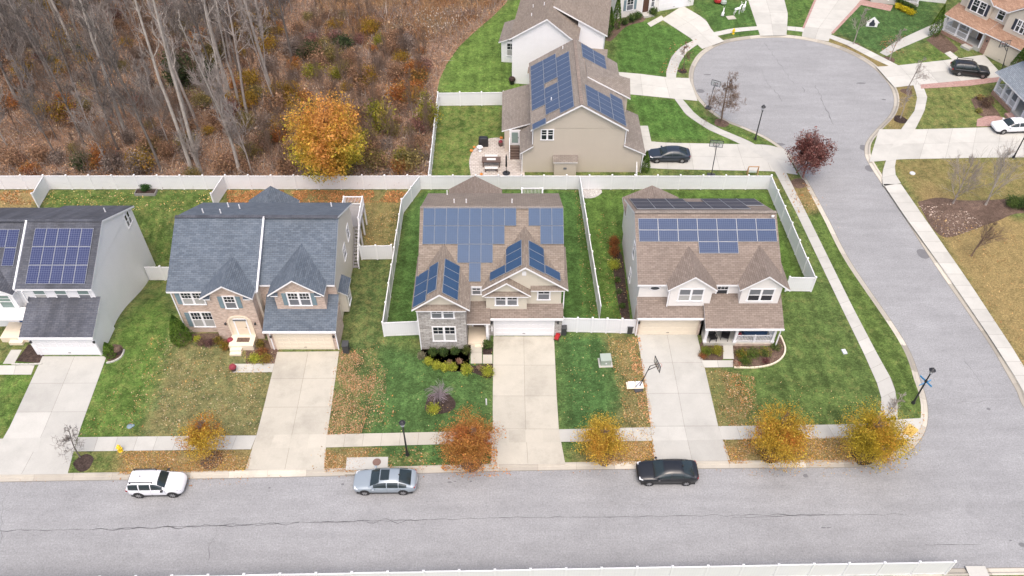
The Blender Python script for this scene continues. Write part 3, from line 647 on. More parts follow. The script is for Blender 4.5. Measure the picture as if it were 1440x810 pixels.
rc=MB(); rc.beam((-8.1,55.22,9.1),(4.52,55.22,9.1),.34,.06); rc.build('ridge_cap',M['sh_grey'],rf,off=h['off'])
r=MB(); r.gable(-8.38,-3.52,46.08,52.6,5.66,7.5,'y'); pent(r,-8.05,-3.85,46.5,5.5,.4,.36); r1=r.build('gable_roof',SH('sh_brown'),h)
r=MB(); r.gable(-2.58,4.82,48.5,53.9,5.58,8.26,'y'); pent(r,1.6,4.55,48.88,5.45,.36,.34); r2=r.build('gable_roof',SH('sh_brown'),h)
r=MB(); r.gable(-2.55,1.62,48.08,50.2,5.26,6.82,'y',.17); pent(r,-2.35,1.4,48.45,5.15,.36,.32); r3=r.build('gable_roof',SH('sh_brown'),h)
r=MB(); r.slab([(-3.98,47.15,2.75),(-1.9,47.15,2.75),(-1.9,49.2,3.75),(-3.98,49.2,3.75)],.14); r.build('porch_roof',SH('sh_taupe'),h)
r=MB(); r.slab([(-1.88,47.72,2.82),(4.48,47.72,2.82),(4.48,48.95,3.5),(-1.88,48.95,3.5)],.14); g_=r.build('garage_roof',SH('sh_taupe'),h); gutter(h,g_,-1.88,4.48,47.72,2.82)
r=MB(); r.gable(-6.4,-1.0,60.8,64.6,3.7,5.4,'y',.16); r.build('rear_roof',SH('sh_taupe'),h)
w=MB(); w.box(-6.1,-1.3,61.1,64.3,L,3.62); w.extr([(-6.1,64.3,3.6),(-1.3,64.3,3.6),(-3.7,64.3,5.15)],(0,-3,0)); w.build('rear_wall',M['sid_cream'],h)
window(h,-5.87,46.5,4.25,1.86,1.2,2); window(h,-5.87,46.5,1.32,1.9,1.75,2)
window(h,-3.07,49.02,4.55,.72,.95,1); window(h,-.48,48.45,3.78,1.86,1.3,2); window(h,2.75,48.88,4.05,1.0,1.35,1)
v=MB(); v.box(.85,1.2,48.8,48.87,7.0,7.45); v.build('gable_vent',M['white'],h)
garage_door(h,-1.5,3.62,48.1,L,2.28,'door_white')
sconce(h,-1.78,48.1,1.9); sconce(h,4.05,48.1,1.9)
v=MB(); v.box(-1.86,-1.72,48.05,48.1,.75,1.35); v.build('address_plaque',M['white'],h)
entry_door(h,-3.0,49.02,.38,'door_brown',.95,2.1)
v=MB(); v.box(-3.9,-2.1,46.95,49.02,L,.36); v.box(-3.3,-2.55,46.7,46.95,L,.25); v.build('stoop',M['cream'],h)
v=MB(); v.box(-2.28,-2.06,47.25,47.47,L,2.62); v.build('porch_post',M['white'],h)
sl3=Vector((0,6.35,3.48)).normalized(); C0=[-7.78+1.02*k+8.1 for k in range(9)]
sp=[(C0[k],5.5) for k in range(8)]+[(9.58+1.02*k-.02,5.5) for k in range(3)]+[(C0[k],3.8) for k in range(7)]+[(10.58+1.02*k,3.8) for k in range(2)]+[(C0[k],2.1) for k in (3,4,5)]+[(C0[4],.4)]
panels(h,rf,(-8.1,48.9,5.62),sl3,(1,0,0),sp,1.02,1.68,'pv_blue','frame_mid')
k=math.hypot(2.43,1.84); vL=Vector((2.43,0,1.84)); vR=Vector((-2.43,0,1.84))
panels(h,r1,(-8.38,51.4,5.66),vL,(0,-1,0),[(1.55+1.25*i,.22) for i in range(3)]+[],1.24,1.45); panels(h,r1,(-8.38,51.4,5.66),vL,(0,-1,0),[(1.3+i*1.66,1.72) for i in range(2)],1.65,1.02)
panels(h,r1,(-3.52,46.08,5.66),vR,(0,1,0),[(.3+i*1.02,1.3) for i in range(4)],1.02,1.55)
vL=Vector((3.7,0,2.68)); vR=Vector((-3.7,0,2.68))
panels(h,r2,(-2.58,52.6,5.58),vL,(0,-1,0),[(.55+i*1.05,2.62) for i in range(3)],1.04,1.65); panels(h,r2,(-2.58,52.6,5.58),vL,(0,-1,0),[(2.62,.92)],1.04,1.66)
panels(h,r2,(4.82,48.5,5.58),vR,(0,1,0),[(.35+i*1.05,2.62) for i in range(3)],1.04,1.65); panels(h,r2,(4.82,48.5,5.58),vR,(0,1,0),[(.45,.92)],1.04,1.66)
pipes(h,rf,[(-6.2,60.9,6.05),(-5.25,57.2,8.0),(-4.15,57.2,8.0),(0.0,57.2,8.0)])
downspout(h,-8.0,46.5,L,5.5); downspout(h,4.5,48.9,2.9,5.5)
# rear deck seen over the ridge
def deck(h,x0,x1,y0,y1,z,stairs=None,mat='white'):
    d=MB(); d.box(x0,x1,y0,y1,z-.2,z); dk=d.build('deck',M['grey_wood'],h)
    for x in (x0+.1,x1-.1):
        for y in (y0+.1,(y0+y1)/2,y1-.1): p=MB(); p.box(x-.07,x+.07,y-.07,y+.07,L+terr(x,y)-.1,z+1.1); p.build('deck_post',M[mat],dk,off=h['off'])
    q=MB()
    for a,b in (((x0+.1,y1-.1),(x1-.1,y1-.1)),((x1-.1,y0+.1),(x1-.1,y1-.1)),((x0+.1,y0+.1),(x0+.1,y1-.1))):
        for zz in (z+.12,z+1.02): q.beam((*a,zz),(*b,zz),.07,.09)
        n=int(math.dist(a,b)/.14)
        for i in range(1,n): t=i/n; x=a[0]+(b[0]-a[0])*t; y=a[1]+(b[1]-a[1])*t; q.box(x-.018,x+.018,y-.018,y+.018,z+.15,z+1.0)
    q.build('railing',M[mat],dk,off=h['off']); return dk
deck(h,.9,3.2,61.25,65.0,2.55)

# ---------------- the slate roofed brick house
h=house('brick_front_house','pale brick house with plain slate grey roof and blue-grey window shutters',-29.2,46.4)
w=MB(); w.box(-29.15,-15.5,49.5,59.8,L,5.52); w.box(-29.15,-15.5,49.5,59.8,-2.6,L); w.box(-29.15,-21.9,48.62,49.5,L,5.6); w.extr([(-29.15,48.62,5.5),(-29.15,59.8,5.5),(-29.15,54.2,8.5)],(7.25,0,0)); w.extr([(-21.9,49.55,5.5),(-21.9,59.8,5.5),(-21.9,54.3,8.22)],(6.4,0,0)); w.box(-15.9,-15.5,46.55,49.5,L,2.85); w.extr([(-15.5,46.55,2.84),(-15.5,49.5,2.84),(-15.5,49.5,4.05)],(-.4,0,0))
w.box(-15.5,-14.9,50.6,52.4,.6,3.0); w.build('wall',M['sid_beige'],h)
w=MB(); w.box(-29.17,-26.0,48.5,48.62,L,5.58); fgable(w,-26.05,-22.1,47.7,L,5.68,6.95,0,49.4); w.box(-22.1,-15.25,49.3,49.5,2.8,5.58); fgable(w,-20.3,-16.05,48.05,3.35,5.7,7.25,0,49.35); w.box(-21.3,-20.62,46.5,49.3,L,2.78); w.box(-15.75,-15.28,46.5,49.3,L,2.78); w.box(-20.62,-15.75,46.5,46.7,2.3,2.78); w.build('brick_wall',M['brick'],h)
r=MB(); r.slab([(-29.5,48.25,5.62),(-21.75,48.25,5.62),(-21.75,54.3,8.85),(-29.5,54.3,8.85)],.2); r.slab([(-15.25,60.15,5.62),(-29.5,60.15,5.62),(-29.5,54.3,8.85),(-15.25,54.3,8.85)],.2)
r.slab([(-21.72,49.05,5.62),(-15.25,49.05,5.62),(-15.25,54.3,8.62),(-21.72,54.3,8.62)],.2); rf=r.build('roof',SH('sh_slate'),h)
rc=MB(); rc.beam((-29.5,54.28,8.87),(-15.25,54.28,8.87),.34,.06); rc.build('ridge_cap',M['sh_dark'],rf,off=h['off'])
v=MB(); v.beam((-21.72,48.2,5.6),(-21.72,54.25,8.84),.13,.2); v.build('rake_trim',M['white'],rf,off=h['off'])
r=MB(); r.gable(-26.4,-21.9,47.32,51.4,5.72,7.2,'y',.17); r.build('gable_roof',SH('sh_slate'),h); r=MB(); r.gable(-20.72,-15.92,47.7,52.4,5.72,7.5,'y',.17); r.build('gable_roof',SH('sh_slate'),h)
r=MB(); r.slab([(-21.42,46.18,2.86),(-15.12,46.18,2.86),(-15.12,49.3,4.25),(-21.42,49.3,4.25)],.15); g_=r.build('garage_roof',SH('sh_slate'),h); gutter(h,g_,-21.42,-15.12,46.18,2.86)
for x in (-25.85,-22.45,-20.2,-16.5): y=47.4 if x<-22 else 47.8; v=MB(); v.slab([(x-.3,y,5.55),(x+.3,y,5.55),(x+.3,y+.36,5.8),(x-.3,y+.36,5.8)],.1); v.build('eave_return',[M['sh_slate'],M['white']],h)
r=MB(); r.gable(-26.2,-21.2,59.6,63.0,3.6,5.4,'y',.16); r.build('rear_roof',SH('sh_slate'),h); w=MB(); w.box(-25.9,-21.5,59.8,62.8,L,3.55); w.build('rear_wall',M['sid_beige'],h)
r=MB(); r.slab([(-14.7,50.4,2.95),(-14.7,52.6,2.95),(-15.5,52.6,3.45),(-15.5,50.4,3.45)],.1); r.build('bay_roof',SH('sh_slate'),h)
window(h,-27.55,48.5,3.85,1.86,1.4,2,shut='shutter',grid=(3,2)); window(h,-27.4,48.5,.95,1.86,1.8,2,shut='shutter',grid=(3,2)); window(h,-24.05,47.7,4.2,.92,1.4,1,shut='shutter',grid=(3,2)); window(h,-18.2,48.05,4.2,1.86,1.45,2,shut='shutter',grid=(3,2))
window(h,-15.5,57.4,3.6,.9,1.3,1,'r'); window(h,-15.5,55.0,3.3,.9,1.3,1,'r'); window(h,-14.9,51.5,1.0,.8,1.3,1,'r')
garage_door(h,-20.6,-15.77,46.5,L,2.28,'gar_cream','cream')
sconce(h,-20.95,46.5,1.85); sconce(h,-15.5,46.5,1.85); sconce(h,-25.1,47.7,2.2); sconce(h,-22.5,47.7,2.2)
# arched entry
a=MB(); n=10; x0,x1,zs=-24.72,-22.92,2.45
arc=[(x1-(x1-x0)*0,zs)]+[((x0+x1)/2+(x1-x0)/2*math.cos(math.pi*i/n),zs+.62*math.sin(math.pi*i/n)) for i in range(1,n)]+[(x0,zs)]
outer=[((x0+x1)/2+((x1-x0)/2+.16)*math.cos(math.pi*i/n),zs+.78*math.sin(math.pi*i/n)) for i in range(n+1)]
inn=[(x1,zs)]+arc[1:-1]+[(x0,zs)]
for i in range(n): a.extr([(outer[i][0],47.7,outer[i][1]),(outer[i+1][0],47.7,outer[i+1][1]),(inn[i+1][0],47.7,inn[i+1][1]),(inn[i][0],47.7,inn[i][1])],(0,-.1,0))
a.box(x0-.16,x0,47.6,47.7,.75,zs); a.box(x1,x1+.16,47.6,47.7,.75,zs); en=a.build('entry_arch',M['cream'],h)
a=MB(); a.face([(x0,47.685,.75),(x1,47.685,.75)]+[(x,47.685,z) for x,z in inn],0); a.build('entry_panel',M['cream'],en,off=h['off'])
entry_door(h,-23.75,47.68,.78,'door_cream',.95,1.95)
a=MB(); a.box(-24.35,-23.2,47.585,47.66,2.62,2.8); a.build('transom',M['screen'],en,off=h['off'])
a=MB(); a.box(-24.9,-22.75,46.35,47.68,L,.76); a.box(-24.75,-23.75,46.0,46.35,L,.56); a.box(-24.75,-23.75,45.7,46.0,L,.36); a.build('stoop',M['cream'],h)
a=MB(); a.box(-24.3,-23.2,46.8,47.3,.76,.785); a.build('door_mat',M['mulch_brown'],h)
dk=deck(h,-16.9,-14.85,60.0,63.4,2.75)
s=MB()
for i in range(12): s.box(-15.4,-14.9,60.0-.27*(i+1),60.02-.27*i,2.7-.2*(i+1)-.06,2.7-.2*(i+1))
for x in (-15.42,-14.88): s.beam((x,60.0,2.6),(x,56.7,.25),.06,.24)
s.build('stair',M['grey_wood'],dk,off=h['off'])
s=MB()
for x in (-14.87,):
    for dz in (.45,1.0): s.beam((x,60.0,2.75+dz),(x,56.7,.35+dz),.06,.08)
    for y_,z_ in ((56.75,1.4),(58.4,2.6)): s.box(x-.05,x+.05,y_-.05,y_+.05,L+terr(x,y_)-.1,z_)
s.build('stair_railing',M['white'],dk,off=h['off'])
pipes(h,rf,[(-26.3,58.2,6.75),(-25.0,57.5,7.1),(-16.8,58.4,6.6),(-27.6,55.7,8.1),(-26.0,55.6,8.15)])
downspout(h,-29.25,48.5,L,5.5); downspout(h,-21.0,46.5,L,2.7); downspout(h,-15.3,46.5,L,2.7)

# ---------------- the corner house with the porch
h=house('porch_house','white house with taupe roof, two front dormers and a covered porch beside the bend',11.0,46.8)
w=MB(); w.box(11.05,23.12,49.4,60.4,L,5.6); w.extr([(11.05,49.4,5.58),(11.05,60.4,5.58),(11.05,54.9,8.6)],(12.07,0,0)); w.build('wall',M['sid_offw'],h)
w=MB(); fgable(w,13.6,17.2,48.6,3.5,5.72,7.05,0,49.5); w.build('dormer_wall',M['sid_offw'],h); w=MB(); fgable(w,19.72,23.1,48.6,3.5,5.78,7.1,0,49.5); w.build('dormer_wall',M['sid_offw'],h)
w=MB(); w.box(11.02,11.42,48.15,49.4,L,2.75); w.box(16.5,16.95,48.15,49.4,L,2.75); w.box(11.42,16.5,48.15,48.35,2.25,2.75); w.box(11.42,16.5,48.35,49.4,2.4,2.75); w.box(16.75,16.95,48.15,49.4,L,2.75); w.build('brick_wall',M['brick'],h)
r=MB(); r.gable(10.8,23.3,49.08,60.75,5.62,8.82); rf=r.build('roof',SH('sh_taupe'),h)
rc=MB(); rc.beam((10.8,54.91,8.84),(23.3,54.91,8.84),.34,.06); rc.build('ridge_cap',M['sh_grey'],rf,off=h['off'])
r=MB(); r.gable(13.28,17.52,48.3,52.3,5.72,7.32,'y',.17); r.build('dormer_roof',SH('sh_taupe'),h); r=MB(); r.gable(19.42,23.72,48.3,52.5,5.72,7.38,'y',.17); r.build('dormer_roof',SH('sh_taupe'),h)
r=MB(); r.slab([(10.95,47.72,2.86),(16.85,47.72,2.86),(16.85,49.4,3.8),(10.95,49.4,3.8)],.15); g_=r.build('garage_roof',SH('sh_taupe'),h); gutter(h,g_,10.95,16.7,47.72,2.86)
r=MB(); r.slab([(16.7,46.6,2.74),(23.5,46.6,2.74),(23.5,49.4,4.25),(16.7,49.4,4.25)],.15); p_=r.build('porch_roof',SH('sh_taupe'),h); gutter(h,p_,16.7,23.5,46.6,2.74)
r=MB(); r.gable(11.0,16.6,60.3,63.2,3.8,5.3,'y',.16); r.build('rear_roof',SH('sh_taupe'),h); w=MB(); w.box(11.3,16.3,60.4,63.0,L,3.75); w.build('rear_wall',M['sid_offw'],h)
window(h,15.4,48.6,4.2,2.05,1.35,2,grid=(1,1),glass='screen'); window(h,21.42,48.6,4.2,2.1,1.35,2,grid=(1,1),glass='screen',lower='glass'); window(h,18.3,49.4,4.05,.95,1.35,1,grid=(3,2),lower='glass')
o_=MB(); c_=[(12.4+.5*math.cos(t),49.38,4.95+.28*math.sin(t)) for t in [2*math.pi*i/16 for i in range(16)]]; o_.extr(c_,(0,-.05,0)); ov=o_.build('oval_window',M['white'],h)
o_=MB(); o_.extr([(12.4+.38*math.cos(t),49.33,4.95+.18*math.sin(t)) for t in [2*math.pi*i/16 for i in range(16)]],(0,-.02,0)); o_.build('pane',M['glass'],ov,off=h['off'])
window(h,11.05,54.0,4.4,.7,1.5,1,'l'); window(h,11.05,54.0,1.3,.7,1.2,1,'l')
garage_door(h,11.45,16.45,48.22,L,2.22,'gar_cream','cream'); sconce(h,11.22,48.15,1.85); sconce(h,16.72,48.15,1.85)
w=MB(); w.box(17.0,23.15,46.9,49.4,L,.48); w.build('porch_floor',M['conc_new'],h)
w=MB(); w.box(19.75,23.1,46.85,46.9,L,.44); w.build('porch_skirt',M['brick'],h)
for x in (17.05,19.68,23.02): v=MB(); v.box(x-.11,x+.11,46.95,47.17,.48,2.6); v.box(x-.15,x+.15,46.91,47.21,.48,.7); v.box(x-.15,x+.15,46.91,47.21,2.45,2.6); v.build('column',M['white'],h)
v=MB()
for a,b in (((19.8,47.06),(22.9,47.06)),((23.02,47.2),(23.02,49.3))):
    for z in (.6,1.32): v.beam((*a,z),(*b,z),.06,.08)
    n=int(math.dist(a,b)/.13)
    for i in range(1,n): t=i/n; x=a[0]+(b[0]-a[0])*t; y=a[1]+(b[1]-a[1])*t; v.box(x-.017,x+.017,y-.017,y+.017,.62,1.3)
v.box(21.35,21.47,47.0,47.12,.48,1.4); v.build('railing',M['white'],h)
entry_door(h,18.6,49.4,.5,'door_brown',.95,2.05); window(h,21.4,49.4,1.1,1.7,1.4,2,grid=(1,1))
sl4=Vector((0,5.83,3.2)).normalized()
panels(h,rf,(10.8,49.08,5.62),sl4,(1,0,0),[(.28+i*1.72,j) for i in range(7) for j in (4.98,3.9)]+[(.28+i*1.72,2.82) for i in (3,4)],1.72,1.07,'pv_mid')
r4=Vector((0,-5.83,3.2)).normalized()
panels(h,rf,(23.3,60.75,5.62),r4,(-1,0,0),[(.25+i*1.7,.55+j*1.68) for i in range(7) for j in range(3) if not (i in (3,) and j==0) and not (i==0 and j==2)],1.68,1.64,'pv_black')
v=MB(); v.box(22.75,22.98,54.3,54.42,8.75,8.9); v.build('junction_box',M['white'],rf,off=h['off'])
downspout(h,11.1,48.15,L,2.7); downspout(h,23.3,46.75,L,2.6); downspout(h,13.5,48.6,3.5,5.5)

# ---------------- the white house cut by the frame's left side
h=house('white_house','white sided house with dark roof, blue front door and navy solar panels',-41.6,45.8)
w=MB(); w.box(-41.9,-36.15,48.9,59.4,L,5.6); w.box(-41.9,-36.15,48.9,59.4,-2.6,L); w.extr([(-36.15,48.9,5.58),(-36.15,59.4,5.58),(-36.15,54.1,8.3)],(-5.7,0,0)); w.box(-41.7,-35.97,45.85,48.95,L,2.75); w.extr([(-35.97,45.85,2.74),(-35.97,48.95,2.74),(-35.97,48.95,4.0)],(-5.6,0,0)); w.box(-53.5,-41.9,49.2,59.4,L,5.45); w.box(-45.2,-43.0,48.5,49.2,2.8,5.3); w.build('wall',M['sid_white'],h)
r=MB(); r.gable(-42.55,-35.95,48.55,59.7,5.62,8.55); rf=r.build('roof',SH('sh_dark'),h)
r=MB(); r.gable(-53.8,-42.45,48.6,59.6,5.45,8.38); rw=r.build('wing_roof',SH('sh_dark'),h)
v=MB(); v.beam((-42.52,48.5,5.62),(-42.52,54.1,8.56),.14,.22); v.build('rake_trim',M['white'],rf,off=h['off'])
rc=MB(); rc.beam((-53.8,54.12,8.56),(-35.95,54.12,8.56),.32,.06); rc.build('ridge_cap',M['sh_dark'],rf,off=h['off'])
r=MB(); r.slab([(-42.05,45.5,2.84),(-35.75,45.5,2.84),(-35.75,48.95,4.3),(-42.05,48.95,4.3)],.15); g_=r.build('garage_roof',SH('sh_dark'),h); gutter(h,g_,-42.05,-35.75,45.5,2.84)
r=MB(); r.gable(-46.0,-42.6,48.1,51.0,5.35,6.4,'y',.15); r.build('gable_roof',SH('sh_dark'),h)
r=MB(); r.slab([(-46.4,47.6,2.8),(-42.1,47.6,2.8),(-42.1,48.6,3.3),(-46.4,48.6,3.3)],.12); r.build('porch_roof',[M['white'],M['white']],h)
for x in (-40.85,-39.0,-37.05): window(h,x,48.9,3.9,1.0,1.45,1,grid=(1,1),glass='glass_reflect')
window(h,-43.9,48.5,3.4,1.1,1.5,1,grid=(1,2),glass='glass_reflect',lower='glass_reflect')
window(h,-36.15,58.2,4.6,.95,1.3,2,'r',grid=(1,1))
garage_door(h,-41.25,-36.2,45.85,L,2.3,'door_white'); sconce(h,-41.5,45.85,1.9); sconce(h,-36.05,45.85,1.9)
entry_door(h,-43.9,49.2,.75,'door_blue',1.0,2.1); window(h,-42.5,49.2,1.2,.45,1.3,1,grid=(1,1))
w=MB(); w.box(-45.4,-42.4,47.3,49.2,L,.74); w.box(-44.6,-43.4,46.95,47.3,L,.45); w.build('stoop',M['cream'],h)
w=MB(); w.box(-44.0,-43.1,48.2,48.8,.74,.77); w.build('door_mat',M['plum'],h)
s1=Vector((0,5.57,2.93)).normalized()
panels(h,rf,(-42.55,48.55,5.62),s1,(1,0,0),[(.95+i*1.02,.45+j*1.7) for i in range(5) for j in range(3)],1.02,1.69,'pv_navy')
panels(h,rw,(-53.8,48.6,5.45),s1,(1,0,0),[(9.75-1.02*i,3.85) for i in range(9)]+[(9.75,2.15)]+[(9.75-1.02*i,2.15) for i in range(2,7)],1.02,1.69,'pv_navy')
pipes(h,rf,[(-37.3,57.2,6.95)]); downspout(h,-36.05,45.85,L,2.7); downspout(h,-41.95,48.5,4,5.4)

# ---------------- the tan house with the patio, ridge running front to back
h=house('tan_house','tan sided house with weathered roof and steel blue panels beside the patio',2.3,72.1)
w=MB(); xa,xb=2.3,12.0; xm=7.15; w.box(xa,xb,72.1,85.0,L,5.9); w.extr([(xa,72.1,5.88),(xb,72.1,5.88),(xm,72.1,8.8)],(0,12.9,0))
w.box(1.15,xa,72.1,76.0,L,2.9); w.extr([(1.15,72.1,2.89),(xa,72.1,2.89),(xa,72.1,3.6)],(0,3.9,0)); w.box(-.85,xa,76.05,83.8,L,2.85); w.box(xb,14.1,72.1,79.2,L,2.75); w.extr([(xb,72.1,2.74),(14.1,72.1,2.74),(xb,72.1,3.7)],(0,7,0)); w.box(xb,12.85,78.4,81.6,L,5.75); w.build('wall',M['sid_tan'],h)
r=MB(); r.gable(xa-.32,xb+.3,71.75,85.4,5.92,9.0,'y',.2,xm); rf=r.build('roof',SH('sh_grey'),h)
rc=MB(); rc.beam((xm,71.75,9.02),(xm,85.4,9.02),.34,.06); rc.build('ridge_cap',M['sh_taupe'],rf,off=h['off'])
r=MB(); r.slab([(8.2,78.1,8.5),(13.15,78.1,5.75),(13.15,80.0,7.1),(8.2,80.0,8.6)],.18); r.slab([(13.15,81.9,5.75),(8.2,81.9,8.5),(8.2,80.0,8.6),(13.15,80.0,7.1)],.18); r.build('cross_gable_roof',SH('sh_grey'),h)
r=MB(); r.slab([(.85,71.8,2.86),(xa,71.8,3.85),(xa,76.2,3.85),(.85,76.2,2.86)],.15); r.slab([(-1.15,76.05,2.86),(xa,76.05,3.95),(xa,84.2,3.95),(-1.15,84.2,2.86)],.15); r.build('lean_to_roof',SH('sh_grey'),h)
r=MB(); r.slab([(14.45,71.8,2.76),(14.45,79.4,2.76),(xb,79.4,3.95),(xb,71.8,3.95)],.15); r.build('porch_roof',SH('sh_grey'),h)
w=MB(); w.box(4.6,7.0,71.35,72.1,L,2.15); w.build('side_bay',M['sid_tan'],h); r=MB(); r.slab([(4.45,71.2,2.1),(7.15,71.2,2.1),(7.15,72.1,2.5),(4.45,72.1,2.5)],.08); r.build('bay_roof',SH('sh_grey'),h)
window(h,3.75,72.1,4.5,1.25,1.2,2,grid=(1,2),lower='glass')
v=MB(); v.box(5.6,5.95,71.3,71.35,1.1,1.35); v.build('vent_hood',M['screen'],h)
entry_door(h,.32,76.05,1.0,'door_white',1.0,1.9,lite=True)
s=MB()
for i in range(5): s.box(-.2,.85,75.9-.3*(i+1),75.92-.3*i,L,.95-.17*i)
st=s.build('stair',M['wood_dark'],h); s=MB()
for x in (-.28,.92):
    s.beam((x,76.0,1.95),(x,74.4,1.2),.06,.08); s.beam((x,76.0,1.35),(x,74.4,.6),.06,.08)
    for y,z in ((75.95,1.95),(74.45,1.2)): s.box(x-.05,x+.05,y-.05,y+.05,L,z)
s.build('stair_railing',M['white'],st,off=h['off'])
v5=Vector((xm-xa+.32,0,3.08)).normalized(); w5=Vector((-(xb+.3-xm),0,3.08)).normalized(); k5=.92
sp=[]
for i in range(12):
    for j in range(3):
        if (i,j) in ((9,0),(11,1),(10,0),(0,2),(5,1),(11,0)) : continue
        sp.append((1.2+i*1.02,.25+j*1.66))
sp=[q for q in sp]+[(1.2+11*1.02+.5,.25)]
panels(h,rf,(xa-.32,85.4,5.92),v5,(0,-1,0),sp,1.02,1.65,'pv_grey')
panels(h,rf,(xb+.3,71.75,5.92),w5,(0,1,0),[(.3+i*1.02,.35) for i in range(5)]+[(.3+i*1.02,2.02) for i in range(4)]+[(.3+i*1.02,3.68) for i in range(4)],1.02,1.65,'pv_grey')
panels(h,rf,(xb+.3,71.75,5.92),w5,(0,1,0),[(10.25+i*1.02,1.9+j*1.66) for i in range(3) for j in range(2)],1.02,1.65,'pv_grey')
pipes(h,rf,[(4.2,75.2,7.25),(5.8,84.6,8.1)])
downspout(h,2.2,72.1,3.9,5.8); downspout(h,12.1,72.1,3.9,5.8); downspout(h,1.1,72.1,L,2.8); downspout(h,14.2,72.1,L,2.7)

# ---------------- the white house behind it
h=house('white_gable_house','white house with brown roof standing behind the tan house, blank gable end showing',0,90.5,R(-8))
w=MB(); w.box(0,7.7,0,15,0,6.2); w.extr([(0,0,6.18),(7.7,0,6.18),(4.2,0,8.9)],(0,15,0)); w.box(7.7,11,3.6,15,0,5.6); w.box(-2.1,0,5,9.8,0,3.0); w.extr([(7.7,3.6,5.58),(11,3.6,5.58),(7.7,3.6,7.2)],(0,11,0)); w.build('wall',M['sid_white'],h)
r=MB(); r.gable(-.3,8.05,-.3,15.3,6.2,9.1,'y',.2,4.2); r.slab([(11.4,3.3,5.6),(11.4,15.3,5.6),(4.6,15.3,9.0),(4.6,3.3,9.0)],.2); rf=r.build('roof',SH('sh_brown'),h)
r=MB(); r.slab([(-2.4,4.7,2.95),(0,4.7,3.9),(0,10,3.9),(-2.4,10,2.95)],.15); r.build('lower_roof',SH('sh_grey'),h); r=MB(); r.slab([(8.0,0.2,2.7),(11.6,0.2,2.7),(11.6,3.6,3.6),(8.0,3.6,3.6)],.15); r.build('porch_roof',SH('sh_grey'),h)
for x in (8.3,11.2): w=MB(); w.box(x,x+.2,.5,.7,0,2.6); w.build('porch_post',M['white'],h)
w=MB(); w.box(2.2,3.8,-.7,0,0,2.1); w.build('side_bay',M['sid_white'],h); r=MB(); r.slab([(2.05,-.85,2.05),(3.95,-.85,2.05),(3.95,0,2.5),(2.05,0,2.5)],.08); r.build('bay_roof',SH('sh_brown'),h)
window(h,-.9,5.0,1.0,.9,1.7,1,grid=(2,2)); window(h,0,2.6,3.9,.9,1.4,1,'l')
v=MB(); v.box(2.9,3.2,-.76,-.7,1.2,1.45); v.build('vent_hood',M['screen'],h); pipes(h,rf,[(2.0,3.0,7.6),(1.9,5.4,7.5),(3.4,4.2,8.5)])

# ---------------- houses round the turning circle, mostly out of frame
h=house('cream_house','cream house at the top of the turning circle, only its doorway and garage showing',14.5,107.4,R(20))
w=MB(); w.box(0,12.5,0,10,0,5.6); w.build('wall',M['sid_offw'],h); r=MB(); r.gable(-.4,12.9,-.4,10.4,5.6,8.8); r.build('roof',SH('sh_brown'),h)
window(h,2.2,0,1.0,1.0,1.6,1,shut='shutter'); window(h,2.2,0,3.9,1.0,1.4,1,shut='shutter'); entry_door(h,4.7,0,.3,'door_brown'); window(h,5.8,0,.9,.5,1.5,1)
garage_door(h,6.9,11.7,0,0,2.25,'door_white'); sconce(h,6.5,0,1.9); sconce(h,12.1,0,1.9); w=MB(); w.box(4,5.6,-1.2,0,0,.28); w.build('stoop',M['conc_new'],h)

h=house('cottage_house','beige house with terracotta coloured roof, white porch and brick garage front',59.0,103.4,R(-59))
w=MB(); w.box(0,11.6,1.9,11,0,5.6); w.box(5.9,6.1,.2,2,0,2.7); fgable(w,1.2,4.6,1.4,3.0,5.7,7.0,0,2.4); fgable(w,7.2,11.2,1.2,3.3,5.7,7.2,0,2.4); w.build('wall',M['sid_cottage'],h)
w=MB(); w.box(6.1,6.9,.1,2,0,2.75); w.box(11.2,11.7,.1,2,0,2.75); w.box(6.9,11.2,.1,.4,2.3,2.75); w.build('brick_wall',M['brick_red'],h)
r=MB(); r.gable(-.3,11.9,1.5,11.4,5.6,8.6); r.build('roof',SH('sh_red'),h); r=MB(); r.gable(.9,4.9,1.1,4.5,5.7,7.3,'y',.16); r.gable(6.9,11.5,.9,4.6,5.7,7.5,'y',.16); r.build('gable_roof',SH('sh_red'),h)
r=MB(); r.slab([(-.3,-.4,2.75),(6.0,-.4,2.75),(6.0,2.1,3.8),(-.3,2.1,3.8)],.15); r.build('porch_roof',SH('sh_red'),h); r=MB(); r.slab([(6.02,-.3,2.82),(11.9,-.3,2.82),(11.9,2.0,3.7),(6.02,2.0,3.7)],.15); r.build('garage_roof',SH('sh_red'),h)
garage_door(h,6.95,11.15,.1,0,2.25,'gar_cream','cream'); sconce(h,6.5,.1,1.8)
window(h,2.9,1.4,3.9,1.9,1.5,2,shut='shutter_dark',grid=(2,2),lower='glass'); window(h,5.9,1.9,4.1,.9,1.3,1,lower='glass'); window(h,9.2,1.2,4.0,1.1,1.4,2,shut='shutter_dark',lower='glass'); window(h,2.2,1.9,1.0,1.6,1.5,2)
entry_door(h,4.6,1.9,.5,'door_brown'); w=MB(); w.box(0,5.9,0,1.9,0,.5); w.build('porch_floor',M['conc_new'],h); w=MB(); w.box(0,5.0,-.06,0,0,.46); w.build('porch_skirt',M['brick_red'],h)
for x in (.12,2.0,3.7,5.75): v=MB(); v.box(x-.1,x+.1,.08,.28,.5,2.65); v.build('column',M['white'],h)
v=MB()
for a,b in (((.2,.18),(3.6,.18)),((.12,.2),(.12,1.9))):
    for z in (.62,1.35): v.beam((*a,z),(*b,z),.06,.08)
    n=int(math.dist(a,b)/.13)
    for i in range(1,n): t=i/n; x=a[0]+(b[0]-a[0])*t; y=a[1]+(b[1]-a[1])*t; v.box(x-.017,x+.017,y-.017,y+.017,.64,1.33)
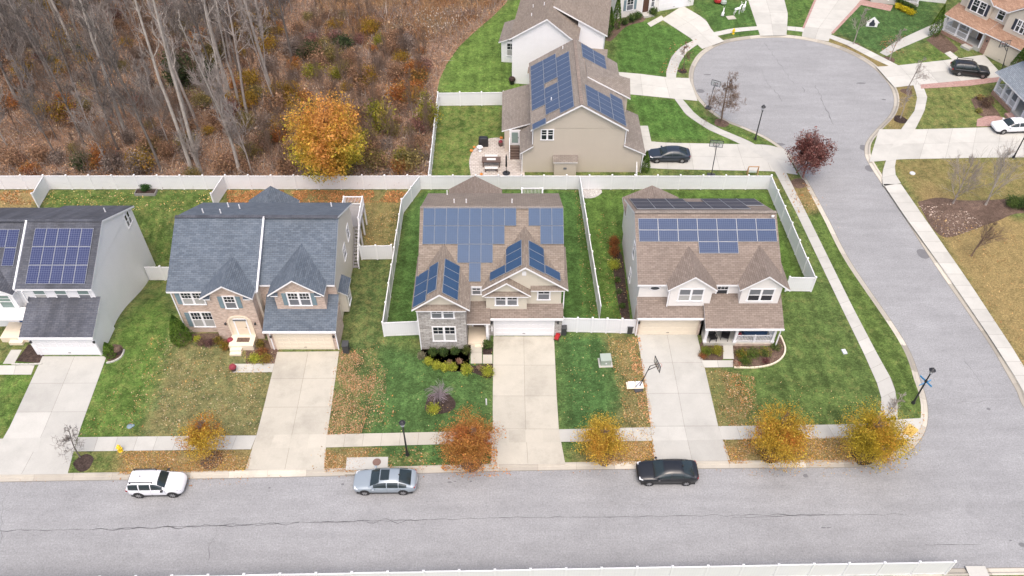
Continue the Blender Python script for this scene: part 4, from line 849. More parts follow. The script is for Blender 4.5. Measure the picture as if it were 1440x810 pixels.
v.build('railing',M['white'],h); w=MB(); w.box(3.9,5.2,-.9,-.06,0,.3); w.build('stoop',M['conc_new'],h)

h=house('blue_roof_house','house edge with blue-grey porch roof and tall white porch posts on brick',59.6,88.0,R(-84))
w=MB(); w.box(0,11,2.4,11,0,5.6); w.build('wall',M['sid_white'],h); r=MB(); r.gable(-.3,11.3,2.0,11.4,5.6,8.6); r.build('roof',SH('sh_blue'),h)
r=MB(); r.slab([(-.4,-.5,2.9),(9,-.5,2.9),(9,2.5,4.2),(-.4,2.5,4.2)],.15); r.build('porch_roof',SH('sh_blue'),h)
w=MB(); w.box(0,9,0,2.4,0,.5); w.build('porch_floor',M['conc_new'],h); w=MB(); w.box(0,4.3,-.06,0,0,.55); w.build('porch_skirt',M['brick_red'],h); w=MB(); w.box(4.6,6,-.9,-.06,0,.3); w.build('stoop',M['paver_red'],h)
for x in (.12,1.6,3.0,4.4,6.2,8.8): v=MB(); v.box(x-.13,x+.13,.05,.31,.5,2.78); v.build('column',M['white'],h)
v=MB()
for a,b in (((.2,.18),(4.3,.18)),((.12,.2),(.12,2.3)),((6.2,.18),(8.8,.18))):
    for z in (.62,1.35): v.beam((*a,z),(*b,z),.06,.08)
    n=int(math.dist(a,b)/.13)
    for i in range(1,n): t=i/n; x=a[0]+(b[0]-a[0])*t; y=a[1]+(b[1]-a[1])*t; v.box(x-.017,x+.017,y-.017,y+.017,.64,1.33)
v.build('railing',M['white'],h); window(h,2.2,2.4,1.0,1.6,1.5,2); entry_door(h,5.3,2.4,.5,'door_white')

c_=G(1212,6); h=house('grey_porch_house','house foot with white railed porch behind yellow flowering bushes',c_.x,c_.y+1.0,R(-14))
w=MB(); w.box(-2,12,2.2,10,0,5.6); w.build('wall',M['sid_white'],h); r=MB(); r.gable(-2.4,12.4,1.8,10.4,5.6,8.6); r.build('roof',SH('sh_blue'),h)
w=MB(); w.box(1.5,8,0,2.2,0,.5); w.build('porch_floor',M['conc_new'],h); r=MB(); r.slab([(1.2,-.4,2.8),(8.3,-.4,2.8),(8.3,2.3,3.8),(1.2,2.3,3.8)],.15); r.build('porch_roof',SH('sh_blue'),h)
for x in (1.7,3.8,5.9,7.8): v=MB(); v.box(x-.1,x+.1,.05,.25,.5,2.7); v.build('column',M['white'],h)
v=MB()
for z in (.62,1.35): v.beam((1.8,.15,z),(7.7,.15,z),.06,.08)
for i in range(1,45): x=1.8+5.9*i/45; v.box(x-.017,x+.017,.133,.167,.64,1.33)
v.build('railing',M['white'],h)
# ------------------------------------------------------------------ white vinyl fences
pm=MB(); pm.box(-.066,.066,-.066,.066,0,1.92); pm.box(-.085,.085,-.085,.085,1.92,1.96); pm.faces([(-.08,-.08,1.96),(.08,-.08,1.96),(.08,.08,1.96),(-.08,.08,1.96),(0,0,2.05)],[(0,1,4),(1,2,4),(2,3,4),(3,0,4)])
POST=pm.mesh('post',[M['post']])
def fence(label,pts,step=2.42,hgt=1.82,first=True,last=True,world=False,name='vinyl_fence'):
    P=[Vector(p) for p in pts] if world else [p.xy for p in GP(pts)]
    o=empty(name,(*P[0],L),label,'fence',group='white vinyl fences between the yards'); 
    for s,(a,b) in enumerate(zip(P,P[1:])):
        n=max(1,round((b-a).length/step)); l=(b-a).length/n; d=(b-a).normalized(); ang=math.atan2(d.y,d.x)
        m=MB(); m.box(.066,l-.066,-.02,.02,.06,hgt-.1); m.box(.066,l-.066,-.045,.045,hgt-.12,hgt); m.box(.066,l-.066,-.04,.04,.05,.18); me=m.mesh('panel',[M['vinyl']])
        for i in range(n):
            p=a+d*(l*i); c=link('panel',me,o,(p.x-P[0].x,p.y-P[0].y,(terr(*p)+terr(*(p+d*l)))/2),ang+R(rnd.gauss(0,.15)))
            c.rotation_euler[0]=R(rnd.gauss(0,.35))
            if i or (s==0 and first) or s: q=link('post',POST,o,(p.x-P[0].x,p.y-P[0].y,rnd.gauss(0,.012)+terr(*p)),ang)
        if s==len(P)-2 and last: link('post',POST,o,(b.x-P[0].x,b.y-P[0].y,0),ang)
    return o
YB=69.05
def px(x,y): return tuple(G(x,y).xy)
fence('long white fence running between the autumn woods and the back yards',[(-62,YB),(27.62,YB)],world=True)
fence('white fence dividing the two back yards behind the navy panelled house',[(px(69,268)[0],YB),px(55,292)],world=True,first=False)
fence('short white fence running from the woods side fence towards the slate roof',[(px(319,268)[0],YB),px(303,292)],world=True,first=False)
fence('bent white fence enclosing the middle house on the slate roofed house side',[(px(592,267)[0],YB),px(567,300),px(541,473),px(590,471)],world=True,first=False)
fence('straight white fence seen edge on between the middle house and the porch house',[(px(814,267)[0],YB),px(843,450)],world=True,first=False,last=False)
fence('white front fence with gate linking the middle house to the porch house',[px(790.5,466.5),px(893,469)],world=True,step=1.25)
fence('white fence round the porch house yard beside the bending road',[(27.62,YB),px(1140,410),px(1104,409.5)],world=True,first=False)
fence('short white fence linking the slate roofed house to the bent fence',[px(509,365),px(553,364.5)],world=True,step=1.6)
fence('tiny white fence between the white house and the slate roofed house',[(-36.1,57.2),(-34.5,57.2),(-29.2,57.0)],world=True,step=1.6,first=False,last=False)
fence('white fence around the small lawn beside the patio of the tan house',[px(708,148),px(617,149),(px(604,267)[0],YB)],world=True,last=False)
fence('single white fence panel between the tan house and the long fence',[px(893,246),(px(893,267)[0],YB)],world=True,first=False,last=False)
a=G(100,813,2.0); b=G(1343,790,2.0); d=(b-a).normalized(); p0=a-d*20
fence('white fence along the near edge of the street, seen from above',[p0.xy,b.xy],world=True)

# ------------------------------------------------------------------ street lamps
def lamp(x,y,label,h=4.35):
    c=G(x,y); o=empty('street_lamp',(c.x,c.y,L),label,'street lamp',group='black post lamps along the streets')
    m=MB(); m.lathe((0,0,0),[(.16,0),(.16,.12),(.1,.3),(.075,.9),(.055,h-.55),(.09,h-.5),(.06,h-.42)],10); m.build('pole',M['iron'],o)
    m=MB(); m.lathe((0,0,0),[(.11,h-.42),(.13,h-.38),(.2,h-.02),(.26,h),(.27,h+.04),(.12,h+.2),(.04,h+.24),(.03,h+.34)],8); la=m.build('lantern',M['iron'],o)
    m=MB()
    for i in range(8):
        t0,t1=2*math.pi*(i+.1)/8,2*math.pi*(i+.9)/8
        m.face([(.14*math.cos(t0),.14*math.sin(t0),h-.35),(.14*math.cos(t1),.14*math.sin(t1),h-.35),(.207*math.cos(t1),.207*math.sin(t1),h-.04),(.207*math.cos(t0),.207*math.sin(t0),h-.04)])
    m.build('lamp_glass',M['lampglass'],la); return o
lamp(573,640,'black street lamp on the grass strip beside the grey sedan')
lp2=lamp(1284,567,'black street lamp with blue street signs on the corner')
lamp(1062,196,'black street lamp at the edge of the turning circle')
lamp(1425,222,'black street lamp beside the white car on the far driveway')
c=G(1284,567)
for i,(ang,z) in enumerate(((R(25),2.75),(R(115),2.95))):
    m=MB(); m.box(.06,.62,-.012,.012,-.09,.09); m.box(-.62,-.06,-.012,.012,-.09,.09); o=m.build('street_name_sign',[M['sign_blue']],lp2,off=(0,0,0),loc=(0,0,z),rot=ang)
    m=MB(); m.box(-.1,.1,-.03,.03,-.14,.14); m.build('bracket',M['iron'],o,off=(0,0,0))

# ------------------------------------------------------------------ vehicles (x forward)
def car(name,label,x,y,ang,length,width,height,paint,style='sedan',z=0.0,group='vehicles parked in the neighbourhood'):
    o=empty(name,(x,y,z),label,'car',ang,group)
    hl=length/2; hw=width/2; suv=style=='suv'
    zb=.98 if suv else .88; hood=1.0 if suv else .84; dz=zb+.03 if suv else .95
    st=[(hl,hw*.50,.44,.56,.60),(hl-.05,hw*.72,.32,.64,.70),(hl-.16,hw*.86,.25,hood-.17,hood-.11),(hl-.4,hw*.95,.21,hood-.11,hood-.03),(hl-.85,hw*.99,.2,hood-.07,hood+.03),(hl*.40,hw*1.0,.2,zb-.05,zb+.03),(0,hw*1.0,.2,zb-.03,zb+.02),(-hl*.42,hw*1.0,.2,zb-.02,zb+.02),(-hl+.8,hw*1.0,.2,dz-.07,dz+.02),(-hl+.38,hw*.97,.22,dz-.07,dz+.03),(-hl+.16,hw*.9,.27,dz-.11,dz+.01),(-hl+.04,hw*.76,.34,dz-.2,dz-.07),(-hl,hw*.55,.44,.66,.72)]
    vs=[];fs=[]
    for (X,w,b,s_,t) in st:
        vs+=[(X,-w*.86,b),(X,-w*.985,b+.12),(X,-w,(b+s_)/2+.08),(X,-w*.95,s_),(X,-w*.80,t-.015),(X,-w*.4,t+.01),(X,w*.4,t+.01),(X,w*.80,t-.015),(X,w*.95,s_),(X,w,(b+s_)/2+.08),(X,w*.985,b+.12),(X,w*.86,b)]
    n=12
    for i in range(len(st)-1):
        for k in range(n): fs.append((i*n+k,i*n+(k+1)%n,(i+1)*n+(k+1)%n,(i+1)*n+k))
    fs.append(tuple(reversed(range(n)))); e=(len(st)-1)*n; fs.append(tuple(range(e,e+n)))
    mb=MB(); mb.faces(vs,fs); body=mb.build('body',M[paint],o)
    bm=bmesh.new(); bm.from_mesh(body.data); bmesh.ops.recalc_face_normals(bm,faces=bm.faces); bm.to_mesh(body.data); bm.free()
    for p in body.data.polygons: p.use_smooth=True
    sm=body.modifiers.new('s','SUBSURF'); sm.levels=2; sm.render_levels=2
    # cabin: one curved surface; the glass follows it
    Hm=height-zb
    cp=[(.50,0),(.30,.50),(.10,.88),(-.12,1.0),(-.36,.975),(-.60,.66),(-.90,.02)] if not suv else [(.46,0),(.29,.47),(.12,.90),(-.1,1.0),(-.6,.985),(-.84,.86),(-.97,.04)]
    xs_=[a for a,_ in cp][::-1]; hs_=[b for _,b in cp][::-1]
    def H(X):
        X=X/hl
        for i in range(len(xs_)-1):
            if X<=xs_[i+1] or i==len(xs_)-2:
                def sl(j):
                    if j<=0: return (hs_[1]-hs_[0])/(xs_[1]-xs_[0])
                    if j>=len(xs_)-1: return (hs_[-1]-hs_[-2])/(xs_[-1]-xs_[-2])
                    a=(hs_[j]-hs_[j-1])/(xs_[j]-xs_[j-1]); b=(hs_[j+1]-hs_[j])/(xs_[j+1]-xs_[j]); return 0 if a*b<=0 else 2*a*b/(a+b)
                d=xs_[i+1]-xs_[i]; t=min(1,max(0,(X-xs_[i])/d)); m0,m1=sl(i)*d,sl(i+1)*d
                return Hm*max(.001,(2*t**3-3*t*t+1)*hs_[i]+(t**3-2*t*t+t)*m0+(-2*t**3+3*t*t)*hs_[i+1]+(t**3-t*t)*m1)
    X0,X1=cp[0][0]*hl,cp[-1][0]*hl; N=3.6; tum=.20 if not suv else .14
    def W(X): u=abs((X-(X0+X1)/2)/((X0-X1)/2)); return hw*(.935-.07*u**4)
    def side(X,h):
        zz=min(1,h/H(X)); return W(X)*(1-tum*h/Hm)*max(0,1-zz**N)**(1/N)
    def top(X,w):
        k=1-tum*H(X)/Hm; yy=w*W(X)*k; return yy,zb-.02+H(X)*max(0,1-abs(w)**N)**(1/N)
    mb=MB(); nu,nv=34,18; g=[]
    for i in range(nu+1):
        X=X0+(X1-X0)*i/nu; row=[]
        for j in range(nv+1):
            th=math.pi*j/nv; c,s=math.cos(th),math.sin(th); zz=abs(s)**(2/N); row.append((X,-math.copysign(abs(c)**(2/N),c)*W(X)*(1-tum*zz*H(X)/Hm),zb-.02+H(X)*zz))
        g.append(row)
    mb.faces([p for r_ in g for p in r_],[(i*(nv+1)+j,(i+1)*(nv+1)+j,(i+1)*(nv+1)+j+1,i*(nv+1)+j+1) for i in range(nu) for j in range(nv)])
    cab=mb.build('cabin',M[paint],o,smooth=True)
    bm=bmesh.new(); bm.from_mesh(cab.data); bmesh.ops.recalc_face_normals(bm,faces=bm.faces)
    if sum(f.normal.z for f in bm.faces)<0: bmesh.ops.reverse_faces(bm,faces=bm.faces)
    bm.to_mesh(cab.data); bm.free()
    def sheet(nm,rows,mat='carglass',out=(0,0,1),lift=.014):
        a=[[Vector(p) for p in r_] for r_ in rows]; q=(a[0][1]-a[0][0]).cross(a[1][0]-a[0][0]); fl=q.dot(Vector(out))<0
        m=MB(); nn=len(a[0]); m.faces([p+Vector(out)*lift for r_ in a for p in r_],[((i*nn+j,(i+1)*nn+j,(i+1)*nn+j+1,i*nn+j+1) if fl else (i*nn+j,i*nn+j+1,(i+1)*nn+j+1,(i+1)*nn+j)) for i in range(len(a)-1) for j in range(nn-1)])
        return m.build(nm,M[mat],o,smooth=True)
    ws=[-.86+1.72*j/10 for j in range(11)]
    xa,xb=X0-.06*hl,cp[2][0]*hl+.05*hl
    sheet('windscreen',[[(X,*top(X,w)) for w in ws] for X in [xa+(xb-xa)*i/8 for i in range(9)]],out=(.6,0,.8))
    if suv: xa,xb=-.855*hl,-.955*hl
    else: xa,xb=-.46*hl,-.82*hl
    ws=[-.8+1.6*j/10 for j in range(11)]
    sheet('rear_window',[[(X,*top(X,w)) for w in ws] for X in [xa+(xb-xa)*i/8 for i in range(9)]],out=(-.6,0,.8))
    sp=[(.34,-.07),(-.10,-.44),(-.46,-.70)] if not suv else [(.33,-.05),(-.08,-.46),(-.50,-.86)]
    for s in (-1,1):
        for a,b in sp:
            rows=[]
            for i in range(7):
                X=(a+(b-a)*i/6)*hl; ht=min(H(X)*.80,Hm*.78); h0=.06; ht=max(ht,h0+.01); rows.append([(X,s*side(X,h0+(ht-h0)*k/4),zb-.02+h0+(ht-h0)*k/4) for k in range(5)])
            sheet('side_window',rows,out=(0,s*.93,.36),lift=.016)
        m=MB(); m.box(-.1,.1,-.1,.1,-.05,.07); mr=m.build('mirror',M[paint if not suv else 'plastic'],o,off=(0,0,0),loc=(hl*.33,s*(hw+.06),zb+.04)); mod=mr.modifiers.new('b','BEVEL'); mod.width=.045; mod.segments=2
        m=MB(); m.box(hl*.0-.1,hl*.0+.1,s*hw*.985-.015,s*hw*.985+.015,zb-.12,zb-.09); m.build('door_handle',M[paint],o)
        m=MB(); m.box(-hl*.36-.1,-hl*.36+.1,s*hw*.985-.015,s*hw*.985+.015,zb-.12,zb-.09); m.build('door_handle',M[paint],o)
        m=MB()
        for fx in (hl*.42,-hl*.08,-hl*.5): m.beam((fx,s*(hw*.998),.3),(fx-.03,s*(hw*.965),zb-.04),.012,.012)
        m.build('door_seam',M['plastic'],o)
        m=MB(); m.extr([(hl-.50,s*hw*.72,hood-.13),(hl-.17,s*hw*.56,.69),(hl-.15,s*hw*.80,.66),(hl-.42,s*hw*.91,hood-.18)],(.02,s*.015,.045)); m.build('headlight',M['lens' if not suv else 'screen'],o)
        m=MB(); m.beam((-hl+.05,s*hw*.5,dz-.17),(-hl+.16,s*hw*.86,dz-.15),.07,.09) if not suv else m.box(-hl+.03,-hl+.13,s*hw*.80-.07,s*hw*.80+.07,.74,.96); m.build('taillight',M['tail'],o)
        for wx in (hl*.62,-hl*.58):
            r=.36 if suv else .335
            m=MB(); m.lathe((0,0,0),[(r*.62,-.11),(r*.95,-.11),(r,-.07),(r,.07),(r*.95,.11),(r*.62,.11)],20); wo=link('wheel',m.mesh('wheel',[M['tyre']]),o,(wx,s*(hw-.095),r)); wo.rotation_euler=(math.pi/2,0,0)
            m=MB(); m.lathe((0,0,0),[(r*.6,-.118),(r*.6,.118)],16)
            for k in range(7):
                t=2*math.pi*k/7
                for sg in (-1,1): m.beam((0,0,sg*.125),(r*.58*math.cos(t),r*.58*math.sin(t),sg*.125),.055,.02,1)
            m.lathe((0,0,0),[(r*.13,-.13),(r*.13,.13)],8,1); m.build('rim',[M['plastic'],M['rim']],wo,off=(0,0,0))
            m=MB(); m.extr([(wx+(r+.045)*math.cos(t),s*(hw*.985)-.012,r+(r+.045)*math.sin(t)) for t in [2*math.pi*i/20 for i in range(20)]],(0,.024,0)); m.build('wheel_arch',M['plastic'],o)
    m=MB(); m.box(hl-.09,hl-.02,-hw*.42,hw*.42,.38,.58); m.build('grille',M['plastic'],o)
    m=MB(); m.box(-hl-.006,-hl+.02,-.26,.26,.56,.68); m.build('number_plate',M['white'],o)
    m=MB(); m.box(-hl+.3,hl-.3,-hw*.95,hw*.95,.18,.3); m.build('sill',M['plastic'],o)
    if suv:
        for s in (-1,1):
            yy=s*hw*.64; zt=zb-.02+Hm*.97
            m=MB(); m.beam((hl*.02,yy,zt+.09),(-hl*.78,yy,zt+.08),.05,.05); m.box(hl*.0,hl*.04,yy-.02,yy+.02,zt-.1,zt+.08); m.box(-hl*.78,-hl*.74,yy-.02,yy+.02,zt-.1,zt+.07); m.build('roof_rail',M['plastic'],o)
    m=MB(); m.box(-hl*.50,-hl*.44,-.025,.025,zb+Hm*.8,zb+Hm*1.03); m.build('aerial',M['plastic'],o)
    return o
def at(x,y,z=0): v=G(x,y,z); return v.x,v.y
x,y=at(224,688); car('white_suv','small white boxy suv parked nose to the right with black roof rails',x,y+.15,R(1),4.25,1.8,1.66,'paint_white','suv')
x,y=at(543,683); gc=car('grey_sedan','blue-grey sedan parked beside the storm drain slab, sunroof closed',x,y+.1,R(180.5),4.85,1.86,1.44,'paint_grey')
m=MB(); m.box(-.38,.28,-.44,.44,1.36,1.437); m.build('sunroof',M['carglass'],gc,off=(0,0,0))
x,y=at(937,671); car('black_sedan','glossy black sedan parked at the kerb by the basketball driveway',x,y+.15,R(180.5),4.75,1.86,1.43,'paint_black')
x,y=at(940,226); car('dark_sedan','dark blue-grey sedan on the driveway beside the tan house',x,y+.2,R(180),4.7,1.85,1.44,'paint_navy',z=L+.02)
x,y=at(1362,107); car('black_suv','black suv with roof rails on the brick edged driveway',x,y+.3,R(-12),4.7,1.9,1.68,'paint_black','suv',z=L+.02)
x,y=at(1422,186); car('white_sedan','white sedan on the wide driveway beside the blue-grey porch roof',x,y+.3,R(184),4.8,1.84,1.44,'paint_white',z=L+.02)

# ------------------------------------------------------------------ street and yard furniture
def thing(name,label,cat,x,y,rot=0,z=L,group=None): c=G(x,y); return empty(name,(c.x,c.y,z),label,cat,rot,group)
def hydrant(x,y,label):
    o=thing('fire_hydrant',label,'hydrant',x,y,group='yellow fire hydrants'); m=MB(); m.lathe((0,0,0),[(.19,0),(.19,.05),(.13,.06),(.125,.5),(.17,.51),(.17,.57),(.14,.6),(.1,.72),(.04,.76),(.04,.82)],12); m.build('barrel',M['yellow'],o)
    for a in (0,math.pi,-math.pi/2): m=MB(); m.tube((.1,0,.4),(.24,0,.4),.075,.075,8,caps=True); m.build('hose_outlet',M['yellow'],o,off=(0,0,0),rot=a)
hydrant(170,634,'yellow fire hydrant on the leafy strip near the white suv'); hydrant(1031,47.5,'yellow fire hydrant by the turning circle pavement')
def hoop(x,y,label,rot,h=3.05,lying=False,base_mat='rubber_grey'):
    o=thing('basketball_hoop',label,'basketball hoop',x,y,rot,z=L+.02,group='portable basketball hoops')
    m=MB(); m.box(-.75,.1,-.45,.45,0,.2); b=m.build('base',M[base_mat],o); md=b.modifiers.new('b','BEVEL'); md.width=.07; md.segments=2
    m=MB(); m.tube((-.2,0,.15),(.15,0,1.6),.05,.05,8); m.tube((.15,0,1.6),(.55,0,3.2),.045,.04,8); m.beam((-.7,0,.2),(.1,0,1.4),.04,.04); m.beam((.55,0,3.2),(1.2,0,3.3),.05,.05); m.beam((.4,0,2.6),(1.2,0,2.95),.05,.05); m.build('pole',M['iron'],o)
    m=MB(); m.box(1.2,1.24,-.68,.68,2.85,3.65); bb=m.build('backboard',M['acrylic'],o); m=MB()
    for a,c in (((-.7,2.83),(.7,2.83)),((-.7,3.67),(.7,3.67)),((-.7,2.83),(-.7,3.67)),((.7,2.83),(.7,3.67)),((-.3,2.95),(.3,2.95)),((-.3,3.35),(.3,3.35)),((-.3,2.95),(-.3,3.35)),((.3,2.95),(.3,3.35))): m.beam((1.26,*a),(1.26,*c),.04,.05)
    m.build('frame',M['iron'] if base_mat!='x' else M['white'],bb)
    m=MB(); n=14
    for i in range(n): t0,t1=2*math.pi*i/n,2*math.pi*(i+1)/n; m.tube((1.5+.23*math.cos(t0),.23*math.sin(t0),h),(1.5+.23*math.cos(t1),.23*math.sin(t1),h),.015,.015,5)
    m.build('rim',M['red'],bb); return o
o=hoop(901,546,'black portable basketball hoop leaning over the concrete driveway',R(14)); o.scale=(.88,.88,.88)
w=thing('weight_slab','pair of white blocks weighing down the hoop base by the driveway edge','weight',893,544,R(2),z=L+.21); m=MB(); m.box(-.6,-.05,-.3,.3,.02,.16); m.box(.05,.6,-.3,.3,.02,.16); m.build('block',M['white'],w); m=MB(); m.box(-.75,.7,-.36,.36,-.02,.02); m.build('tray',M['cream'],w)
hoop(1000,246,'basketball hoop standing on the driveway beside the dark sedan',R(80)); hoop(1406,101,'basketball hoop beside the black suv on the brick edged drive',R(100)); 
hq=hoop(997,151,'black basketball hoop at the kerb of the turning circle under the bare tree',R(60)); hq.scale=(.8,.8,.85)
o=thing('transformer_box','square pale green utility box in the lawn beside the driveway','utility box',851,510,R(3)); m=MB(); m.box(-.45,.45,-.4,.4,0,.7); b=m.build('cabinet',M['green_box'],o); md=b.modifiers.new('b','BEVEL'); md.width=.04; m=MB(); m.box(-.47,.47,-.43,.42,.70,.76); m.build('lid',M['green_box'],o); m=MB(); m.box(-.6,.6,-.55,.5,0,.06); m.build('pad',M['conc'],o); m=MB(); m.box(-.06,.06,-.44,-.4,.3,.42); m.build('latch',M['lens'],o)
o=thing('utility_pedestal','small white utility lid set in the corner lawn','utility box',1187,495,R(8)); m=MB(); m.box(-.18,.18,-.26,.26,0,.1); m.build('cover',M['lampglass'],o)
o=thing('utility_pedestal','white round utility cover in the grass by the far pavement','utility box',1283,244,R(8)); m=MB(); m.lathe((0,0,0),[(.3,0),(.3,.08),(.2,.13)],10); m.build('cover',M['lampglass'],o)
o=thing('marker_post','short white pipe marker standing in the lawn behind the rust tree','marker',684,569); m=MB(); m.lathe((0,0,0),[(.06,0),(.06,.75),(.03,.8)],8); m.build('pipe',M['white'],o)
o=thing('storm_drain','concrete storm drain slab with round rusty lid behind the grey sedan','drain',514,656); c=G(514,656)
s=[(p.x-c.x,p.y-c.y) for p in GP([(486,661.5),(545,659.5),(546,643),(488,644)])]; m=MB(); m.extr([(*q,.06) for q in s],(0,0,-.1)); m.build('slab',M['conc'],o); l=G(530,650.5); m=MB(); m.lathe((l.x-c.x,l.y-c.y,0),[(.33,.06),(.33,.085),(.28,.09)],18); m.build('manhole_lid',M['lid'],o)
m=MB(); m.box(-1.5,1.5,-.72,-.6,.0,.07); m.build('inlet',M['kerb'],o)
o=thing('tactile_mat','yellow tactile paving mat on the corner kerb ramp','paving mat',1280,606); m=MB(); m.box(-.58,.58,-.4,.4,.03,.055); 
for i in range(9):
    for j in range(6): m.box(-.55+i*.135-.025,-.55+i*.135+.025,-.36+j*.14-.025,-.36+j*.14+.025,.055,.065)
m.build('mat',M['mat_yellow'],o,rot=R(40))
def bin_(x,y,label,mat='rubber_grey',s=1,z=L):
    o=thing('wheelie_bin',label,'bin',x,y,z=z,group='wheeled rubbish bins'); m=MB(); m.extr([(-.25*s,-.28*s,1.0*s),(.25*s,-.28*s,1.0*s),(.25*s,.28*s,1.0*s),(-.25*s,.28*s,1.0*s)],(0,0,-1.0*s)); m.build('bin_body',M[mat],o); m=MB(); m.slab([(-.29*s,-.33*s,1.02*s),(.29*s,-.33*s,1.02*s),(.29*s,.33*s,1.1*s),(-.29*s,.33*s,1.1*s)],.05); m.build('lid',[M[mat],M[mat]],o)
    for k in (-1,1): m=MB(); m.tube((k*.27*s,.24*s,.1),(k*.31*s,.24*s,.1),.1,.1,10,caps=True); m.build('wheel',M['tyre'],o)
    return o
bin_(487.5,494,'charcoal bin at the garage corner of the slate roofed house'); bin_(885,467,'dark bin standing before the white front fence',s=.9); bin_(792.5,469,'dark bin beside the red wagon at the middle garage',s=.9); bin_(728,188,'dark covered bin near the back wall of the white gable house') if False else None
o=thing('toy_wagon','red toy wagon parked beside the middle garage','wagon',783.5,476,R(70)); o.scale=(.75,.75,.75); m=MB(); m.box(-.45,.45,-.25,.25,.25,.27); m.box(-.45,.45,-.25,-.23,.27,.5); m.box(-.45,.45,.23,.25,.27,.5); m.box(-.45,-.43,-.23,.23,.27,.5); m.box(.43,.45,-.23,.23,.27,.5); m.build('tub',M['red'],o)
for a in (-.3,.3):
    for b in (-.27,.27): m=MB(); m.tube((a,b-.03,.14),(a,b+.03,.14),.14,.14,12,caps=True); m.build('wheel',M['tyre'],o)
m=MB(); m.tube((.45,0,.25),(1.0,0,.75),.015,.015,6); m.tube((1.0,-.1,.75),(1.0,.1,.75),.015,.015,6); m.build('handle',M['iron'],o)
# porch furniture
def chair(h,x,y,rot,z,label,mat='black',w=.62):
    o=empty('porch_chair',(x,y,z),label,'chair',rot,'chairs on the porches'); m=MB(); m.box(-w/2,w/2,-.3,.3,.38,.45); m.build('seat',M[mat],o); m=MB(); m.extr([(-w/2,.28,.42),(w/2,.28,.42),(w/2,.42,1.05),(-w/2,.42,1.05)],(0,.04,0)); m.build('backrest',M[mat],o)
    for a in (-w/2,w/2):
        m=MB(); m.box(a-.03,a+.03,-.3,.3,.6,.64); m.build('armrest',M[mat],o)
        for b in (-.27,.27): m=MB(); m.box(a-.025,a+.025,b-.025,b+.025,0,.6); m.build('leg',M[mat],o)
    return o
chair(None,17.75,47.3,R(10),.48,'black porch chair nearest the garage on the corner porch'); chair(None,18.9,47.45,R(-20),.48,'black porch chair in the middle of the corner porch'); 
o=empty('porch_sofa',(21.6,48.0,.48),'blue covered sofa behind the white porch railing','sofa',0); m=MB(); m.box(-1.0,1.0,-.4,.4,.15,.5); m.build('seat',M['blue_cloth'],o); m=MB(); m.box(-1.0,1.0,.3,.5,.5,.95); m.build('backrest',M['blue_cloth'],o)
for a in (-1.05,.9): m=MB(); m.box(a,a+.15,-.4,.45,.0,.65); m.build('armrest',M['blue_cloth'],o)
o=empty('plant_pot',(20.15,47.5,.48),'white pot on the corner porch floor','pot',0); m=MB(); m.lathe((0,0,0),[(.14,0),(.2,.35),(.22,.36),(.2,.32),(.05,.31)],12); m.build('bowl',M['white'],o); m=MB(); m.lathe((0,0,0),[(.18,.3),(.24,.45),(.16,.62),(.05,.7)],9); m.build('plant',M['mum'],o)
# patio things
def furn(name,label,cat,x,y,rot=0): return thing(name,label,cat,x,y,rot,z=L+.022)
o=furn('patio_table','dark wooden patio table beside the closed umbrella','table',691,232); m=MB(); m.box(-1.05,1.05,-.5,.5,.68,.76); m.build('tabletop',M['wood_dark'],o)
for a in (-.9,.9):
    for b in (-.4,.4): m=MB(); m.box(a-.06,a+.06,b-.06,b+.06,0,.68); m.build('leg',M['wood_dark'],o)
m=MB(); m.box(-.5,.5,-.18,.18,.76,.79); m.build('runner',M['cushion'],o)
for y,lab in ((241,'bench with pale cushion on the near side of the patio table'),(224,'bench with pale cushion on the far side of the patio table')):
    o=furn('patio_bench',lab,'bench',691,y); m=MB(); m.box(-.75,.75,-.2,.2,.38,.45); m.build('seat',M['wood_dark'],o); m=MB(); m.box(-.72,.72,-.19,.19,.45,.5); m.build('cushion',M['cushion'],o)
    for a in (-.65,.65): m=MB(); m.box(a-.05,a+.05,-.18,.18,0,.38); m.build('leg',M['wood_dark'],o)
o=furn('patio_umbrella','closed dark umbrella standing in a round base on the patio','umbrella',712,244); m=MB(); m.lathe((0,0,0),[(.42,0),(.42,.06),(.06,.12),(.04,.5)],14); m.build('base',M['iron'],o); m=MB(); m.lathe((0,0,0),[(.03,.4),(.03,1.0)],8); m.build('pole',M['iron'],o); m=MB(); m.lathe((0,0,0),[(.12,.95),(.1,1.6),(.09,2.2),(.02,2.6)],9); m.build('canopy',M['black'],o)
o=furn('covered_grill','grill under a black cover at the patio edge','grill',680,205); m=MB(); m.extr([(-.55,-.3,.0),(.55,-.3,.0),(.55,-.3,.95),(.4,-.3,1.15),(-.4,-.3,1.15),(-.55,-.3,.95)],(0,.6,0)); b=m.build('cover',M['black'],o); md=b.modifiers.new('b','BEVEL'); md.width=.08; md.segments=2; m=MB(); m.box(-.5,.5,-.34,-.3,.7,.75); m.build('handle',M['iron'],o)
o=furn('side_table','small white round table on the patio','table',675,212); m=MB(); m.lathe((0,0,0),[(.2,0),(.06,.1),(.05,.45),(.32,.48),(.32,.52)],14); m.build('table_top',M['white'],o)
